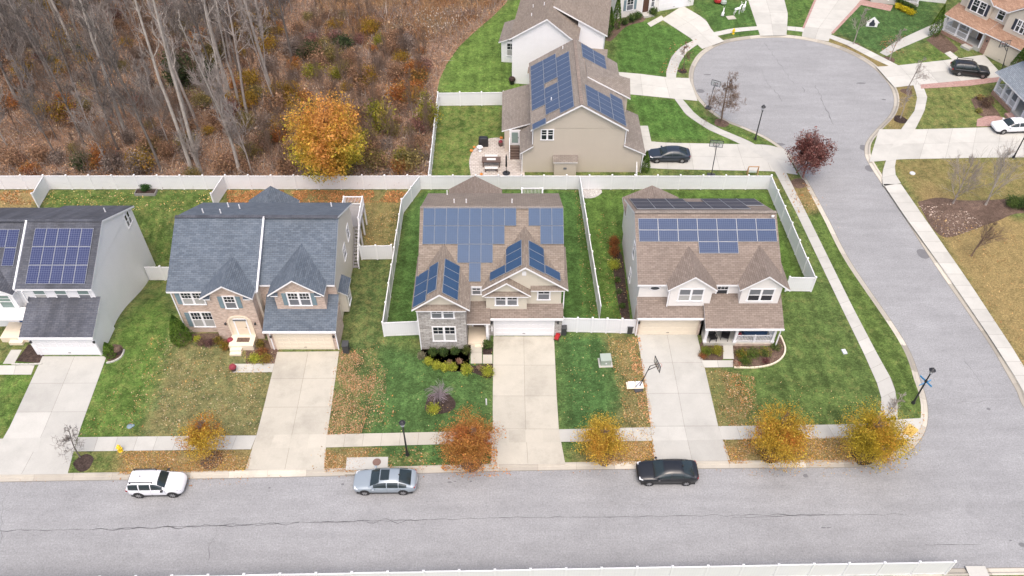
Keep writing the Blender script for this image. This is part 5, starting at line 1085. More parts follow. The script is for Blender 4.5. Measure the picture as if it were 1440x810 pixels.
for i,(x,y,r,l) in enumerate([(663,213,.2,'orange pumpkin on the patio wall, nearest the lawn'),(667,208,.17,'orange pumpkin on the curved patio wall behind its neighbour'),(705,195,.2,'orange pumpkin at the foot of the tan house stair'),(677,246,.18,'orange pumpkin beside the long white fence on the patio')]):
    o=furn('pumpkin',l,'pumpkin',x,y); m=MB()
    n=16
    for k in range(8):
        t=2*math.pi*k/8; m.lathe((r*.45*math.cos(t),r*.45*math.sin(t),0),[(r*.2,0),(r*.52,r*.35),(r*.52,r*.8),(r*.15,r*1.2)],7)
    m.build('rind',M['pumpkin'],o); m=MB(); m.tube((0,0,r*1.05),(.03,0,r*1.5),.025,.015,6,caps=True); m.build('stem',M['wood_dark'],o)
for i,(x,y,l) in enumerate([(704,205,'dark barrel planter beside the patio stair'),(713,205,'dark tub planter tucked by the tan house wall')]):
    o=furn('planter',l,'planter',x,y); m=MB(); m.lathe((0,0,0),[(.2,0),(.28,.3),(.26,.5),(.22,.5),(.05,.42)],12); m.build('tub',M['wood_dark'],o); m=MB(); m.lathe((0,0,0),[(.2,.46),(.25,.6),(.1,.75)],9); m.build('plant',M['mum'],o)
def pot(x,y,label,mat='plum',top='mum',s=1,z=L):
    o=thing('flower_pot',label,'flower pot',x,y,z=z); m=MB(); m.lathe((0,0,0),[(.18*s,0),(.26*s,.36*s),(.29*s,.38*s),(.25*s,.34*s),(.05*s,.33*s)],12); m.build('pot',M[mat],o); m=MB(); m.lathe((0,0,0),[(.2*s,.3*s),(.33*s,.48*s),(.25*s,.66*s),(.08*s,.74*s)],10); m.build('flowers',M[top],o)
pot(329,521,'red flowers in a pot on the brick house front walk'); pot(326,484,'red flowers in a pot beside the brick house stoop'); pot(168,497,'plum coloured pot beside the white garage',top='mulch_brown',s=1.2); pot(720,118,'dark round planter at the foot of the blank white gable',mat='black',s=1.4,top='mulch')
o=thing('planter_bed','raised wooden bed with leafy greens against the long fence','planter',206,272); m=MB()
for a in ((-1.1,1.1,-.45,-.4),(-1.1,1.1,.4,.45),(-1.1,-1.05,-.4,.4),(1.05,1.1,-.4,.4)): m.box(*a,0,.32)
m.build('timber_frame',M['grey_wood'],o); m=MB(); m.box(-1.05,1.05,-.4,.4,.02,.26); m.build('soil',M['mulch'],o)
o=thing('sawhorse','small wooden frame stand with green seat by the long white fence','garden stand',1057,247); m=MB()
for a in (-.55,.55): m.beam((a,-.3,0),(a,0,1.25),.07,.07); m.beam((a,.3,0),(a,0,1.25),.07,.07)
m.beam((-.6,0,1.22),(.6,0,1.22),.08,.08); m.build('wooden_frame',M['wood'],o); m=MB(); m.box(-.45,.45,-.12,.12,.5,.56); m.build('seat',M['green_box'],o)
# yard ornaments near the turning circle
for i,(x,y,l,rt,s) in enumerate([(1036,20,'white deer ornament standing on the lawn by the turning circle',20,1.0),(1045,16,'white deer ornament beside its standing twin on the lawn',60,.9)]):
    o=thing('deer_ornament',l,'lawn ornament',x,y,R(rt)); m=MB(); s0=s
    m.tube((-.45*s,0,.8*s),(.35*s,0,.85*s),.15*s,.19*s,8,caps=True); m.tube((.3*s,0,.9*s),(.55*s,0,1.4*s),.12*s,.07*s,8,caps=True); m.tube((.5*s,0,1.38*s),(.82*s,0,1.28*s),.09*s,.05*s,8,caps=True)
    for q in (-1,1):
        m.tube((.54*s,q*.05,1.45*s),(.45*s,q*.2,1.8*s),.02,.012,5); m.tube((.5*s,q*.12,1.6*s),(.62*s,q*.22,1.78*s),.015,.01,5); m.tube((.3*s,q*.1,.8*s),(.34*s,q*.1,.4*s),.055*s,.035*s,6); m.tube((.34*s,q*.1,.4*s),(.32*s,q*.1,0),.035*s,.025*s,6)
        m.tube((-.4*s,q*.1,.8*s),(-.3*s,q*.1,.5*s),.075*s,.045*s,6); m.tube((-.3*s,q*.1,.5*s),(-.48*s,q*.1,.32*s),.045*s,.03*s,6); m.tube((-.48*s,q*.1,.32*s),(-.45*s,q*.1,0),.03*s,.025*s,6)
    m.build('body',M['white'],o)
o=thing('deer_ornament','white deer ornament lying alone nearer the hydrant','lawn ornament',1016,22,R(70)); m=MB(); m.tube((-.35,0,.25),(.3,0,.3),.17,.19,8,caps=True); m.tube((.25,0,.35),(.4,0,.9),.1,.06,8,caps=True); m.tube((.38,0,.88),(.66,0,.8),.08,.045,8,caps=True)
for q in (-1,1): m.tube((.3,q*.12,.15),(.62,q*.14,.06),.05,.035,6); m.tube((-.3,q*.14,.12),(.05,q*.18,.06),.06,.04,6); m.tube((.4,q*.05,.95),(.34,q*.16,1.25),.018,.01,5)
m.build('body',M['white'],o)
o=thing('gift_ornament','red and green gift ball ornament on the lawn at the top','lawn ornament',1009,4); m=MB(); m.lathe((0,0,0),[(.3,0),(.6,.3),(.6,.7),(.3,1.0),(.05,1.05)],12); m.build('red_ball',M['red'],o); m=MB(); m.lathe((.75,-.5,0),[(.2,0),(.45,.25),(.4,.55),(.1,.7)],12); m.build('green_ball',M['yellow'] if False else M['green_box'],o)
o=thing('stepping_slab','tan paving slab lying on the lawn near the deer ornaments','slab',1028,25,R(10)); m=MB(); m.box(-.6,.6,-.5,.5,0,.05); m.build('slab',M['conc_warm'],o)
o=thing('lawn_sign','white house shaped lawn sign with a dark figure cut in it','sign',1225,38.5,R(-8)); m=MB(); pts=[(-.75,.1),(.75,.1),(.75,.7),(.95,.7),(0,1.55),(-.95,.7),(-.75,.7)]; m.extr([(x,-.02,z) for x,z in pts],(0,.04,0)); m.build('board',M['white'],o)
m=MB(); m.extr([(x,-.035,z) for x,z in [(-.35,.2),(.35,.2),(.4,.55),(.2,.8),(.1,1.1),(-.1,1.15),(-.2,.85),(-.42,.6)]],(0,.012,0)); m.build('dark_figure',M['shutter_dark'],o); m=MB(); m.box(-.5,-.45,-.015,.015,-.02,.1); m.box(.45,.5,-.015,.015,-.02,.1); m.build('stake',M['iron'],o)
o=thing('bin_bag','small crumpled pale blue bag lying on the lawn','bag',183,600); m=MB(); m.lathe((0,0,0),[(.2,0),(.27,.07),(.15,.16),(.04,.2)],7); m.lathe((.2,.08,0),[(.12,0),(.16,.06),(.06,.13)],6); m.build('plastic',M['sign_blue'] if False else M['shutter'],o)
o=thing('concrete_lid','pale concrete slab beside the near end of the street fence','slab',1375,806,R(0)); m=MB(); m.box(-.7,.7,-.5,.5,0,.06); m.build('slab',M['conc_new'],o)
# edging stones round the beds
def edging(label,pts,mat='conc_new'):
    P=resample(smooth(GP(pts),.3),.36); o=empty('bed_edging',(*P[0],L),label,'edging'); m=MB()
    for a,b in zip(P,P[1:]): m.beam((a.x-P[0].x,a.y-P[0].y,.06),(b.x-P[0].x+(a.x-b.x)*.08,b.y-P[0].y+(a.y-b.y)*.08,.06),.13,.14)
    m.build('edging_stone',M[mat],o)
edging('pale edging stones curving round the porch flower bed',[(1032,517),(1060,517.5),(1085,513),(1100,503),(1104,490),(1097,472)],'cream'); edging('pale edging stones round the pot bed beside the white garage',[(150,511),(162,508),(172,501),(175,492)]); edging('pale edging stones along the small bed of the white house',[(17,512.5),(40,513),(60,512)])
# ------------------------------------------------------------------ foliage and trees
def leaf_mesh(name,pos,size,cols,aspect=.62,flat=.0,mats=None,up=None):
    """pos (n,3), size (n,), cols (n,3): rhombus leaves with free orientation"""
    n=len(pos); nn=NR.normal(size=(n,3)); nn/=np.linalg.norm(nn,axis=1)[:,None]
    if flat: nn[:,2]=np.abs(nn[:,2])+flat; nn/=np.linalg.norm(nn,axis=1)[:,None]
    r=NR.normal(size=(n,3))
    if up is not None: r=r*.35+np.array(up)
    a=np.cross(nn,r); a/=np.linalg.norm(a,axis=1)[:,None]; b=np.cross(nn,a)
    if up is not None: a,b=b,a
    s=size[:,None]/2
    v=np.empty((n,4,3)); v[:,0]=pos-a*s; v[:,1]=pos-b*s*aspect+nn*s*.15; v[:,2]=pos+a*s; v[:,3]=pos+b*s*aspect+nn*s*.15
    me=bpy.data.meshes.new(name); me.vertices.add(4*n); me.vertices.foreach_set('co',v.reshape(-1))
    me.loops.add(4*n); me.loops.foreach_set('vertex_index',np.arange(4*n,dtype=np.int32)); me.polygons.add(n); me.polygons.foreach_set('loop_start',np.arange(0,4*n,4,dtype=np.int32))
    try: me.polygons.foreach_set('loop_total',np.full(n,4,dtype=np.int32))
    except Exception: pass
    ca=me.color_attributes.new('lcol','FLOAT_COLOR','POINT'); c=np.ones((n,4,4)); c[:,:,:3]=cols[:,None,:]; ca.data.foreach_set('color',c.reshape(-1))
    for m in (mats or [M['leaf']]): me.materials.append(m)
    me.update(); me.validate(); return me
def palette(n,cols,w=None,var=.22,clump=None):
    c=np.array(cols)
    if clump is None: idx=NR.choice(len(c),n,p=w)
    else:
        f=np.clip(clump+NR.normal(0,.16,n),0,.999); idx=(f*len(c)).astype(int)
    return np.clip(c[idx]*np.exp(NR.normal(0,var,(n,1))),0,.9)
def fbm(p,s,seed=0):
    return np.array([noise.noise(Vector((q[0]*s+seed,q[1]*s-seed,q[2]*s+3*seed))) for q in p])
def crown_pts(n,rx,rz,zc,seed,lump=.28,shell=.55,flatb=.0):
    d=NR.normal(size=(n,3)); d/=np.linalg.norm(d,axis=1)[:,None]
    rr=(shell+(1-shell)*NR.random(n))*(NR.random(n)**.25)
    lum=np.clip(1+lump*2*fbm(d,1.4,seed)+lump*fbm(d,3.4,seed+9),.55,1.16)
    p=d*(rr*lum)[:,None]*np.array([rx,rx,rz]); p[:,2]+=zc
    return p
GOLD=Vector((0,0,1))
def limb(mb,segs,p,d,l,r,lvl,mx,rg,up=.15,n=3,kids=(2,3),spread=.6,tips=None,rmin=.012,start=.3,sides=(7,5,4,3,3)):
    prev=p; rr=r; dirn=d.normalized()
    for i in range(n):
        j=Vector((rg.gauss(0,1),rg.gauss(0,1),rg.gauss(0,1)))*(.10+.05*lvl); dirn=(dirn+j+Vector((0,0,up))).normalized(); q=prev+dirn*(l/n); r2=max(rmin*.7,rr*(.82 if lvl else .86))
        mb.tube(prev,q,rr,r2,sides[min(lvl,4)])
        if lvl<mx and (i+1)/n>start:
            for _ in range(rg.randint(*kids)):
                a=dirn.orthogonal().normalized(); a.rotate(Matrix.Rotation(rg.uniform(0,6.283),3,dirn)); sd=(dirn*(1-spread*.55)+a*spread*rg.uniform(.7,1.25)).normalized()
                limb(mb,segs,q,sd,l*rg.uniform(.42,.68),max(rmin,r2*.55),lvl+1,mx,rg,up,n,kids,spread,tips,rmin,.2,sides)
        prev=q; rr=r2
    if tips is not None: tips.append(prev)
def wood_mesh(name,seed,h,r,trunk_frac,mx,mat,kids=(2,3),spread=.6,up=.15,fork=False,tips=None,clen=.45,rmin=.012,nb=7,lean=.02):
    rg=random.Random(seed); mb=MB(); p=Vector((0,0,-.1)); d=Vector((rg.gauss(0,lean),rg.gauss(0,lean),1)); segs=[]
    n=9; rr=r; zf=h*trunk_frac; mb.tube(p,p+Vector((0,0,.35)),r*1.5,r*1.05,8); p=p+Vector((0,0,.3))
    def stem(p,d,rr,h0,h1,n):
        for i in range(n):
            d=(d+Vector((rg.gauss(0,.035),rg.gauss(0,.035),.05))).normalized(); q=p+d*((h1-h0)/n); r2=rr*(1-.55/n) if h1<h else rr*(1-.8/n)
            mb.tube(p,q,rr,r2,7)
            if q.z>zf:
                for _ in range(max(1,round(nb/n+rg.random()-.3))):
                    a=Vector((rg.gauss(0,1),rg.gauss(0,1),0)).normalized(); sd=(a*spread+Vector((0,0,1-spread*.6))).normalized(); limb(mb,segs,q,sd,h*clen*rg.uniform(.55,1.0)*max(.25,(1.12-(q.z/h))),max(rmin,r2*.5),1,mx,rg,up,3,kids,spread,tips,rmin,.25)
            p=q; rr=r2
        return p,rr
    if fork:
        q,r2=stem(p,d,rr,0,h*fork,4)
        for s in (-1,1): a=rg.uniform(0,6.28); stem(q,Vector((s*.24*math.cos(a),s*.24*math.sin(a),1)),r2*.74,h*fork,h*rg.uniform(.9,1),8)
    else: q,r2=stem(p,d,rr,0,h,n); limb(mb,segs,q,Vector((0,0,1)),h*.1,max(rmin,r2*.7),2,mx,rg,up,3,kids,spread,tips,rmin)
    return mb.mesh(name,[M[mat]],smooth=True)
def place_tree(name,label,x,y,trunk,crown=None,cat='tree',rot=0,s=1,group=None,z=L,xy=None,crown_name='crown'):
    c=G(x,y).xy if xy is None else xy; o=empty(name,(c[0],c[1],z),label,cat,rot,group); o.scale=(s,s,s)
    if trunk: link('trunk',trunk,o)
    if crown: link(crown_name,crown,o)
    return o
# ---- street trees with autumn leaves
def street_tree(label,x,y,rx,rz,zc,cols,n,seed,clumpscale=.55,w=None,leaf=.15,shell=.3,name='street_tree',h=None,dx=0,dy=0,mat='bark_brown',gap=.36,lump=.24,grad=0):
    h=h or zc+rz*.5; tips=[]
    tm=wood_mesh('trunk',seed,h,.09*rx/2.2,.24,3,mat,(2,3),.75,.12,tips=tips,clen=.46,nb=11,rmin=.012)
    m=int(n*1.7); p=crown_pts(m,rx,rz,zc,seed,lump,shell); g=fbm(p,1.15,seed+3)+.45*fbm(p,2.6,seed+8); k=g>np.quantile(g,gap); p=p[k][:n]
    p[:,0]+=dx*(p[:,2]/zc); p[:,1]+=dy
    cl=.55+.75*fbm(p,clumpscale,seed)+.25*fbm(p,1.9,seed+4)
    if grad: cl=.5+.5*fbm(p,.45,seed)+grad*((p[:,2]-zc)/rz*.55-np.abs(p[:,0])/rx*.5+.22)
    cm=leaf_mesh('crown',p,leaf*np.exp(NR.normal(0,.4,len(p))),palette(len(p),cols,w,.28,cl))
    return place_tree(name,label,x,y,tm,cm)
ORG=[(.16,.055,.012),(.36,.13,.025),(.42,.17,.03),(.47,.2,.035),(.42,.09,.02)]
YEL=[(.35,.215,.025),(.46,.31,.04),(.54,.385,.055),(.56,.375,.06),(.5,.275,.045)]
OLV=[(.27,.21,.02),(.39,.3,.03),(.47,.36,.04),(.53,.37,.045),(.5,.28,.04)]
RUST=[(.26,.115,.03),(.38,.185,.048),(.46,.24,.06),(.5,.235,.07),(.44,.16,.055)]
street_tree('thin orange street tree with bare lower twigs beside the white suv',296,641,1.95,2.0,2.6,YEL[1:]+ORG[1:3],17000,21,leaf=.07,gap=.3)
street_tree('full rust orange street tree at the edge of the middle driveway',662,649,2.6,2.5,2.9,RUST,34000,22,leaf=.078,gap=.24)
street_tree('golden street tree on the strip between two driveways',843,643,2.25,2.2,2.5,YEL,28000,23,leaf=.074,gap=.2)
street_tree('golden yellow street tree beside the basketball driveway, orange at its foot',1086,640,2.85,2.5,2.8,YEL+[(.42,.16,.03)],38000,24,leaf=.078,gap=.22,dx=.1)
street_tree('olive gold street tree with bare twigs, on the street corner',1212,641,2.85,2.5,2.8,OLV,40000,25,leaf=.078,gap=.2,dx=.2)
street_tree('dark red maple standing beside the turning road',1129,249,2.5,2.5,3.3,[(.12,.045,.04),(.17,.065,.055),(.22,.095,.08),(.29,.16,.135),(.15,.055,.05)],22000,26,leaf=.12,name='red_maple',mat='bark_red',gap=.3)
street_tree('large orange and gold maple in front of the autumn woods',472,257,4.5,5.1,5.6,[(.40,.36,.045),(.48,.39,.055),(.55,.39,.06),(.60,.37,.065),(.62,.34,.07),(.62,.30,.085)],78000,27,grad=.95,leaf=.15,name='orange_maple',gap=.3,h=8.8,lump=.3)
# ---- bare small trees
def bare(label,x,y,h,seed,mat='bark_mid',mx=4,spread=.75,clen=.5,s=1,tf=.3,nb=9,kids=(2,3),name='bare_tree',r=None,cat='tree',group=None,rmin=.012,dry=0,up=.12):
    tips=[]; tm=wood_mesh('trunk',seed,h,r or h*.017,tf,mx,mat,kids,spread,up,tips=tips,clen=clen,nb=nb,rmin=rmin); cm=None
    if dry:
        t=np.array([tuple(q) for q in tips]); t=t[NR.choice(len(t),min(len(t),dry),replace=True)]+NR.normal(0,.1,(min(len(t),dry),3)); cm=leaf_mesh('crown',t,np.full(len(t),.1),palette(len(t),[(.22,.1,.06),(.16,.07,.06),(.3,.18,.1)]))
    return place_tree(name,label,x,y,tm,cm,rot=seed,group=group,cat=cat)
bare('small leafless tree leaning over the first driveway from its mulch ring',113,643,3.4,31,'bark_dark',3,1.05,tf=.3,nb=12,rmin=.01,clen=.55,kids=(2,3),up=.04)
bare('spreading bare reddish tree at the edge of the turning circle',1014,172,5.6,32,'bark_brown',4,1.0,tf=.2,nb=12,rmin=.012,clen=.58,kids=(1,3),up=.05)
bare('bare young tree in the verge by the brick edged driveway',1275,128,4.2,33,'bark_mid',3,.8,tf=.35,nb=7)
bare('bare young tree in a dark mulch ring between the two far driveways',1266,166,3.6,34,'bark_mid',3,.7,tf=.35,nb=7)
bare('bare thin tree in the verge below the house shaped lawn sign',1251,84,3.8,35,'bark_mid',3,.6,tf=.35,nb=7)
bare('bare thin tree in the verge nearest the brick edged driveway top',1200,62,4.6,36,'bark_mid',3,.5,tf=.35,nb=8)
bare('young tree holding brown leaves on the pavement ring by the cream house drive',961,98,3.2,37,'bark_brown',3,.7,nb=9,dry=240)
bare('multi stemmed bare tree in the brown mulch bed closest to the road',1340,286,5.2,38,'bark_mid',3,.45,clen=.7,tf=.08,nb=11)
bare('multi stemmed bare tree in the brown mulch bed further from the road',1386,288,6.0,39,'bark_pale',3,.45,clen=.7,tf=.08,nb=11)
bare('bare bush like tree on the tawny grass below the mulch bed',1366,360,4.2,40,'bark_brown',3,.55,clen=.6,tf=.15,nb=10)
bare('leafless twiggy tree poking up behind the corner lamp tree',1237,600,3.6,41,'bark_pale',3,.6,tf=.3,nb=8)
# ---- shrubs
def shrub(label,x,y,rx,rz,cols,n,seed,leaf=.09,name='shrub',cone=False,z=L,ry=None,stem=True,group=None,xy=None,var=.25,place=True):
    if cone:
        t=NR.random(n)**.75; a=NR.random(n)*6.283; h=rz*2
        lum=1+.16*np.array([noise.noise(Vector((math.cos(q)*1.6+seed,math.sin(q)*1.6,u*4))) for q,u in zip(a,t)])
        prof=np.where(t<.25,.75+t,1.0-(t-.25)/.75)**.8; rr=rx*prof*lum*(.72+.28*NR.random(n)); p=np.stack([rr*np.cos(a),rr*np.sin(a),t*h+.05],1); up=(0,0,1)
    else:
        p=crown_pts(n,rx,rz,rz*.92,seed,.22,.45); p[:,2]=np.abs(p[:,2]-.05)+.05; up=None
        if ry: p[:,1]*=ry/rx
    cl=.5+.9*fbm(p,1.3/max(rx,.3),seed)
    cm=leaf_mesh('foliage',p,leaf*np.exp(NR.normal(0,.25,n)),palette(n,cols,None,var,cl),up=up,aspect=.5 if cone else .62)
    sm=MB(); rg=random.Random(seed)
    if cone: sm.tube((0,0,-.05),(0,0,rz*1.7),.06,.02,6)
    else:
        for k in range(7): a=rg.uniform(0,6.28); sm.tube((0,0,-.05),(rx*.6*math.cos(a),rx*.6*math.sin(a),rz*rg.uniform(.9,1.5)),.025,.01,4)
    me=sm.mesh('stem',[M['bark_brown']])
    if not place: return me,cm
    c=G(x,y).xy if xy is None else xy; o=empty(name,(c[0],c[1],z),label,'shrub' if not cone else 'conifer',seed,group); link('stem',me,o); link('foliage',cm,o); return o
EG=[(.045,.085,.024),(.065,.115,.03),(.09,.145,.036),(.11,.16,.04)]; CON=[(.055,.115,.018),(.08,.15,.022),(.11,.19,.028),(.13,.21,.034)]
LIME=[(.28,.33,.04),(.40,.43,.06),(.48,.47,.07),(.36,.40,.05)]; MIX=[(.16,.14,.03),(.24,.2,.04),(.3,.2,.05),(.14,.12,.05)]
shrub('tall dark green cone conifer at the brick house corner',258,481,.95,1.75,CON,5200,51,.13,'conifer',True)
shrub('cone conifer beside the white garage and plum pot',157,500,.62,.85,CON,2600,52,.1,'conifer',True)
shrub('cone conifer beside the dark sedan on the tan house drive',906,241,.6,1.35,CON,2400,53,.13,'conifer',True)
shrub('tall narrow conifer by the cream house front, nearer its doorway',866,40,.72,2.4,CON,2600,54,.16,'conifer',True); shrub('shorter narrow conifer by the cream house front, next to the tan house roof',857,43,.6,1.7,CON,2200,55,.16,'conifer',True)
shrub('narrow conifer at the cottage porch corner beside the grey path',1312,50,.85,2.2,CON,2600,56,.16,'conifer',True); shrub('narrow conifer leaning beside the cottage garage at the frame edge',1424,104,.8,2.0,CON,2400,57,.16,'conifer',True)
for i,(x,y,r,rz,c,n,l) in enumerate([
 (308,482,.55,.4,MIX,900,'yellowing shrub between the brick house conifer and stoop'),(318,490,.62,.5,[(.2,.15,.02),(.28,.2,.03),(.3,.13,.05)],1000,'golden shrub beside the brick house stoop'),(296,485,.6,.35,[(.13,.07,.07),(.18,.1,.09)],800,'low purplish shrub under the brick house window'),(278,479,.45,.3,LIME,500,'small lime shrub at the foot of the brick house conifer'),(285,484,.6,.3,[(.16,.1,.09),(.22,.14,.1)],600,'low brown shrub next to the small lime shrub'),
 (367,487,.55,.4,MIX,900,'shrub tucked between the brick stoop and garage'),(358,507,.7,.35,LIME,1100,'yellow green low shrub nearest the brick house walk'),(374,507,.75,.35,[(.28,.28,.04),(.3,.2,.05)],1100,'yellow shrub by the slate roofed garage driveway'),(370,498,.75,.35,[(.25,.09,.04),(.3,.14,.05),(.2,.12,.04)],1100,'rusty low shrub between the brick stoop and driveway'),
 (609,499,.52,.5,EG,1100,'round dark green shrub at the stone wing corner'),(624,499,.52,.5,EG,1100,'round dark green shrub under the stone wing window, second from the corner'),(640,498,.5,.48,EG,1000,'round dark green shrub under the stone wing window, third from the corner'),(656,497,.5,.5,[(.06,.08,.02),(.1,.12,.03)],900,'olive shrub beside the middle house walkway'),(593,503,.5,.32,[(.2,.19,.12),(.27,.25,.17)],700,'pale dried shrub at the outer end of the stone wing bed'),
 (686,489,.62,.55,EG,1100,'dark green shrub between the walkway and the middle garage'),
 (603,511,.55,.4,LIME,1000,'lime shrub at the outer end of the lime row by the stone wing'),(613.5,517,.56,.4,LIME,1100,'lime shrub second in the lime row by the stone wing'),(625.5,519.5,.56,.4,LIME,1100,'lime shrub third in the lime row by the stone wing'),(637,519.5,.52,.4,LIME,1000,'lime shrub fourth in the lime row, beside the tan dried grass'),(656,523.5,.68,.48,LIME,1300,'lime shrub just beyond the front bed pale stone'),(686,527,.72,.55,LIME,1300,'lime shrub at the driveway end of the lime row'),(674,519,.35,.3,[(.28,.2,.13),(.36,.26,.18)],500,'small tan dried shrub between two lime shrubs'),(646,510,.36,.25,[(.36,.2,.14),(.42,.28,.2)],500,'small pinkish dried shrub in the dark bed'),(632,512,.36,.25,[(.28,.2,.12),(.36,.27,.17)],500,'small tan dried shrub behind the lime row'),
 (610,578,.72,.42,LIME,1300,'bright lime shrub in the front lawn ring under the weeping plum'),
 (863,360,.72,.8,[(.26,.09,.03),(.34,.14,.045),(.2,.08,.03)],1700,'rust brown shrub along the porch house side wall'),(863,346,.7,.75,[(.26,.09,.03),(.34,.14,.045),(.2,.08,.03)],1500,'rust brown shrub at the back end of the porch house side bed'),(863,377,.72,.6,LIME,1500,'lime yellow shrub along the porch house side wall'),
 (868,396,.4,.3,EG,500,'small green plant in the side bed just past the lime yellow shrub'),(870,412,.42,.25,[(.09,.14,.05),(.13,.17,.07)],500,'small pale green plant midway down the porch house side bed'),(875,432,.4,.25,EG,500,'small green plant near the front end of the porch house side bed'),
 (992,497,.62,.45,[(.18,.22,.03),(.14,.18,.03)],1300,'round yellow green shrub by the porch garage corner'),(1007,497,.66,.55,[(.25,.25,.03),(.3,.28,.04)],1400,'golden green shrub beside the porch steps'),(988,502,.5,.25,[(.3,.12,.05),(.26,.16,.06)],700,'low rusty plant at the porch driveway edge'),
 (1042,500,.7,.32,[(.12,.17,.03),(.26,.2,.03)],1100,'low flowering plant nearest the porch steps'),(1058,499,.8,.3,[(.1,.17,.03),(.16,.2,.05)],1100,'low green plant in the middle of the porch bed'),(1075,498,.75,.3,[(.11,.15,.04),(.3,.27,.06)],1000,'low green and yellow plant under the porch railing end'),(1090,490,.6,.28,[(.1,.15,.04),(.2,.2,.08)],800,'low plant at the outer corner of the porch bed'),(1048,509,.7,.25,[(.09,.15,.03),(.15,.19,.04)],900,'low green plant along the curved stone edging'),(1076,509,.4,.25,[(.16,.06,.06),(.2,.1,.09)],500,'small plum plant beside the curved stone edging'),(1036,513,.45,.2,[(.34,.15,.09),(.4,.28,.2)],500,'pale and rusty plant at the stone edging by the walk'),
 (888,31,.8,.7,EG,1200,'round evergreen in the cream house bed, nearest the door'),(896,27,.8,.65,EG,1200,'round evergreen right beside the cream house door'),(878,35,.7,.6,EG,1000,'round evergreen in the cream house bed beside the tall conifer'),(852,52,1.1,.9,EG,1500,'broad evergreen at the end of the cream house bed'),(918,22,.8,.7,EG,1200,'round evergreen between the cream house door and garage'),(965,6,.7,.9,EG,1200,'evergreen at the far corner of the cream house garage'),
 (1263,12,.8,.4,[(.5,.4,.02),(.58,.5,.03)],1100,'bright yellow flowering bush in the porch row, nearest the brick path'),(1271,16,.8,.4,[(.5,.4,.02),(.58,.5,.03)],1100,'bright yellow flowering bush in the middle of the porch row'),(1280,20,.8,.4,[(.5,.4,.02),(.58,.5,.03)],1100,'bright yellow flowering bush at the lawn end of the porch row'),
 (1422,290,1.1,.7,EG,1500,'dark evergreen shrub in the brown mulch bed near the frame edge'),(1438,292,1.2,.75,EG,1500,'dark evergreen shrub cut by the frame edge beside the mulch bed'),
 (1386,150,1.0,.8,[(.13,.085,.06),(.2,.13,.09)],1200,'brown dried shrub beside the blue-grey porch'),(1377,140,.5,.4,[(.32,.28,.1),(.3,.2,.08)],500,'small straw coloured plant at the edge of the dried shrub bed'),(1376,158,.5,.3,[(.28,.26,.08),(.2,.2,.06)],500,'small yellow green plant near the brick path'),
 (206,269,.75,.4,[(.03,.08,.02),(.05,.12,.03)],900,'leafy greens growing in the raised bed by the long fence')]):
    shrub(l,x,y,r,rz,c,n,60+i,.085 if y>330 else .12,z=L+(.2 if 'raised bed' in l else 0))
a,b=G(1253,6),G(1288,22)
mb_p=[]; n=5200; t=NR.random(n); p=np.stack([t*(b.x-a.x)+NR.normal(0,.12,n),t*(b.y-a.y)+.9+NR.uniform(-.4,.4,n),NR.random(n)**.5*.95],1)
o=empty('hedge',(a.x,a.y,L),'clipped dark hedge behind the yellow flowering bushes','hedge'); link('foliage',leaf_mesh('foliage',p,np.full(n,.13),palette(n,EG)),o)
sm=MB()
for k in range(9): q=(k+.5)/9; sm.tube((q*(b.x-a.x),q*(b.y-a.y)+.9,-.05),(q*(b.x-a.x),q*(b.y-a.y)+.9,.8),.03,.015,5)
sm.build('stem',M['bark_brown'],o,off=(0,0,0))
# weeping plum with drooping twigs
def weeping(x,y):
    c=G(x,y); o=empty('weeping_shrub',(c.x,c.y,L),'airy plum grey ornamental tree of bare arching twigs in the front lawn','shrub'); rg=random.Random(5); mb=MB(); mb.tube((0,0,-.05),(0,0,1.3),.06,.05,8); mb.build('trunk',M['bark_dark'],o); tw=MB()
    for k in range(150):
        a=rg.uniform(0,6.283); R_=rg.uniform(.35,1.25); h=rg.uniform(1.6,2.7); pr=Vector((0,0,1.1+rg.uniform(-.2,.3)))
        for i in range(1,7):
            t=i/6; q=Vector((R_*math.cos(a+t*.5)*t**.9,R_*math.sin(a+t*.5)*t**.9,pr.z+(h-1.2)*.3*(1-t*rg.uniform(.6,1.9)))); tw.tube(pr,q,.011,.008,3); pr=q
    tw.build('twigs',plain('plum_twig',(.26,.215,.235),.8,.35,6),o); return o
weeping(619,568)

# ---- the woods: bare trunks one by one
TW=[wood_mesh('trunk',200+i,*a) for i,a in enumerate([(21,.24,.5,3,'bark_pale',(1,1),.55,.2,False,None,.2,.022,10),(20,.22,.55,3,'bark_pale',(1,1),.5,.2,.34,None,.19,.022,8),(19,.18,.35,3,'bark_mid',(1,2),.65,.2,False,None,.28,.026,20),(17,.15,.3,3,'bark_dark',(2,2),.65,.2,False,None,.28,.026,20),(12,.10,.22,3,'bark_mid',(2,3),.6,.25,False,None,.34,.024,18),(9,.06,.15,3,'bark_brown',(2,2),.55,.25,False,None,.4,.016,18),(18,.15,.45,3,'bark_mid',(1,2),.6,.2,.3,None,.26,.02,12)])]
forest_xy=[tuple(p[:2]) for p in FOR]
def wtree(x,y,k,label,s=1,rot=0,group='bare trees of the woods',xy=None): return place_tree('forest_tree',label,x,y,TW[k],None,'tree',rot,s,group,xy=xy)
